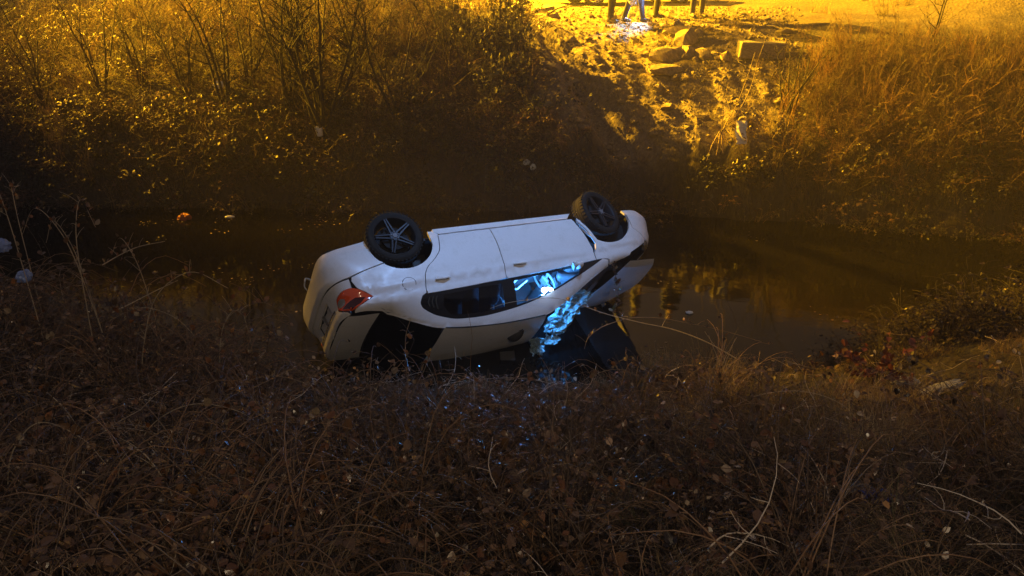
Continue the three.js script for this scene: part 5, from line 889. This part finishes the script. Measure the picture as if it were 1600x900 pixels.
// scattered arching canes
{
  const spots = field(48, -8.5, 3.2, 2.6, 8.2, (x, d) => nearLeft(x, d) * .9 + nearRight(x, d) * .25);
  for (const [x, d] of spots) {
    const y = gy(x, d), a = rr(-.6, 3.7), L = rr(.5, 1.15), H = rr(.32, .62) * (.75 + .35 * tall(x)) * fit(x, d, .7) + .1, dx = Math.cos(a) * L, dz = -Math.abs(Math.sin(a)) * L * .5;
    cane('bramble_cane', 'thin arching bramble cane with a few withered leaves on the near bank', 'cane', [V3(x, y, -d), V3(x + dx * .25, y + H * .75, -d + dz * .25), V3(x + dx * .55, y + H, -d + dz * .55), V3(x + dx * .85, y + H * .85, -d + dz * .85), V3(x + dx, y + H * .6, -d + dz)], { r: .0045, leaves: 9, group: 'thin bramble canes on the near bank', mat: pick([caneMat, caneDark, caneMat, canePale]), shoots: 2 });
  }
}
// straw tussock and the reddish bush at the water edge, right
{
  const g = onGround(1112, 628), t = thing('straw_tussock', 'tall straw tussock standing at the water edge right of the car', 'grass', [g.x, g.y - .02, g.z]); const o = [];
  for (let i = 0; i < 170; i++) { const b = blade(rr(.28, .62), .0055, rr(.02, .42), rr(0, 6.283), rr(.1, 1.3), 4); b.translate(rr(-.22, .22), 0, rr(-.16, .16)); o.push(b); } part('blades', merge(o), std(lin(.30, .20, .085), .6, { side: THREE.DoubleSide }), t).userData.kind = 'stuff';
  for (let i = 0; i < 6; i++) part('seed_stalk', tube([V3(rr(-.1, .1), 0, rr(-.1, .1)), V3(rr(-.12, .12), .45, rr(-.1, .1)), V3(rr(-.2, .2), .8, rr(-.1, .1))], .004, .0015, 4, 8), canePale, t);
}
{
  const g = onGround(1372, 612), t = thing('reddish_bush', 'low bush with reddish withered leaves above the dark water edge at the right', 'bush', [g.x, g.y - .02, g.z]); const st = [], lv = [];
  for (let i = 0; i < 20; i++) { const a = rr(0, 6.283), L = rr(.35, .75); const e = V3(Math.cos(a) * L * .75, L * rr(.5, .95), Math.sin(a) * L * .5), m = e.clone().multiplyScalar(.5).add(V3(0, .1, 0)); st.push(tube([V3(0, 0, 0), m, e], .006, .002, 4, 6)); for (let k = 0; k < 9; k++) { const p = m.clone().lerp(e, rr(0, 1.05)); lv.push(placeGeo(pick(caneLeaf), p.x, p.y, p.z, rr(-2, .5), rr(0, 6.28), rr(-.6, .6), rr(.8, 1.5))); } }
  part('branches', merge(st), caneDark, t).userData.kind = 'stuff'; part('leaves', merge(lv), leafMat(lin(.20, .065, .035), .32, .2), t).userData.kind = 'stuff';
}
// dark scrub overhanging the water at the right
{
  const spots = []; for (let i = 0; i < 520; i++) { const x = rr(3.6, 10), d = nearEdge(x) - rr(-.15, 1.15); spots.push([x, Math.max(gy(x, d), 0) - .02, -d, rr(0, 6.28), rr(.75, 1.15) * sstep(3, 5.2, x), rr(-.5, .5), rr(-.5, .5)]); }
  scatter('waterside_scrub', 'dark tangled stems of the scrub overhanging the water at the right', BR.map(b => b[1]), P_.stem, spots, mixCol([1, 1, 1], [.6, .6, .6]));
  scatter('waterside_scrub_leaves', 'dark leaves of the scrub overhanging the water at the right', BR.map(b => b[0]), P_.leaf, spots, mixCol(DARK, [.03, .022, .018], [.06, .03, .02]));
}

// taller canes that screen the water at the left
for (let i = 0; i < 26; i++) {
  const x = i < 12 ? rr(-6.2, -2.9) : rr(-4.5, -2.6), d = rr(6.3, 8.0), y = gy(x, d), H = rr(.9, 1.75) * sstep(-2.2, -4.6, x) + .45, a = rr(-.5, 3.6), L = rr(.5, 1.1), dx = Math.cos(a) * L, dz = -Math.sin(a) * L * .5;
  cane('tall_bramble_cane', 'tall arching bramble cane standing before the water at the left', 'cane', [V3(x, y, -d), V3(x + dx * .15, y + H * .5, -d + dz * .15), V3(x + dx * .4, y + H * .88, -d + dz * .4), V3(x + dx * .75, y + H, -d + dz * .75), V3(x + dx * 1.1, y + H * .85, -d + dz)], { r: .0058, leaves: 16, group: 'tall bramble canes screening the water at the left', mat: pick([caneMat, caneDark, canePale]), shoots: 5, mats: [leafBrown, leafRust, leafBrown, leafPale] });
}
scene.fog = new THREE.FogExp2(0xd8d0c8, 0.0033);              // thin haze added in place of lens glare, lit by the lamps
renderer.render(scene, camera);
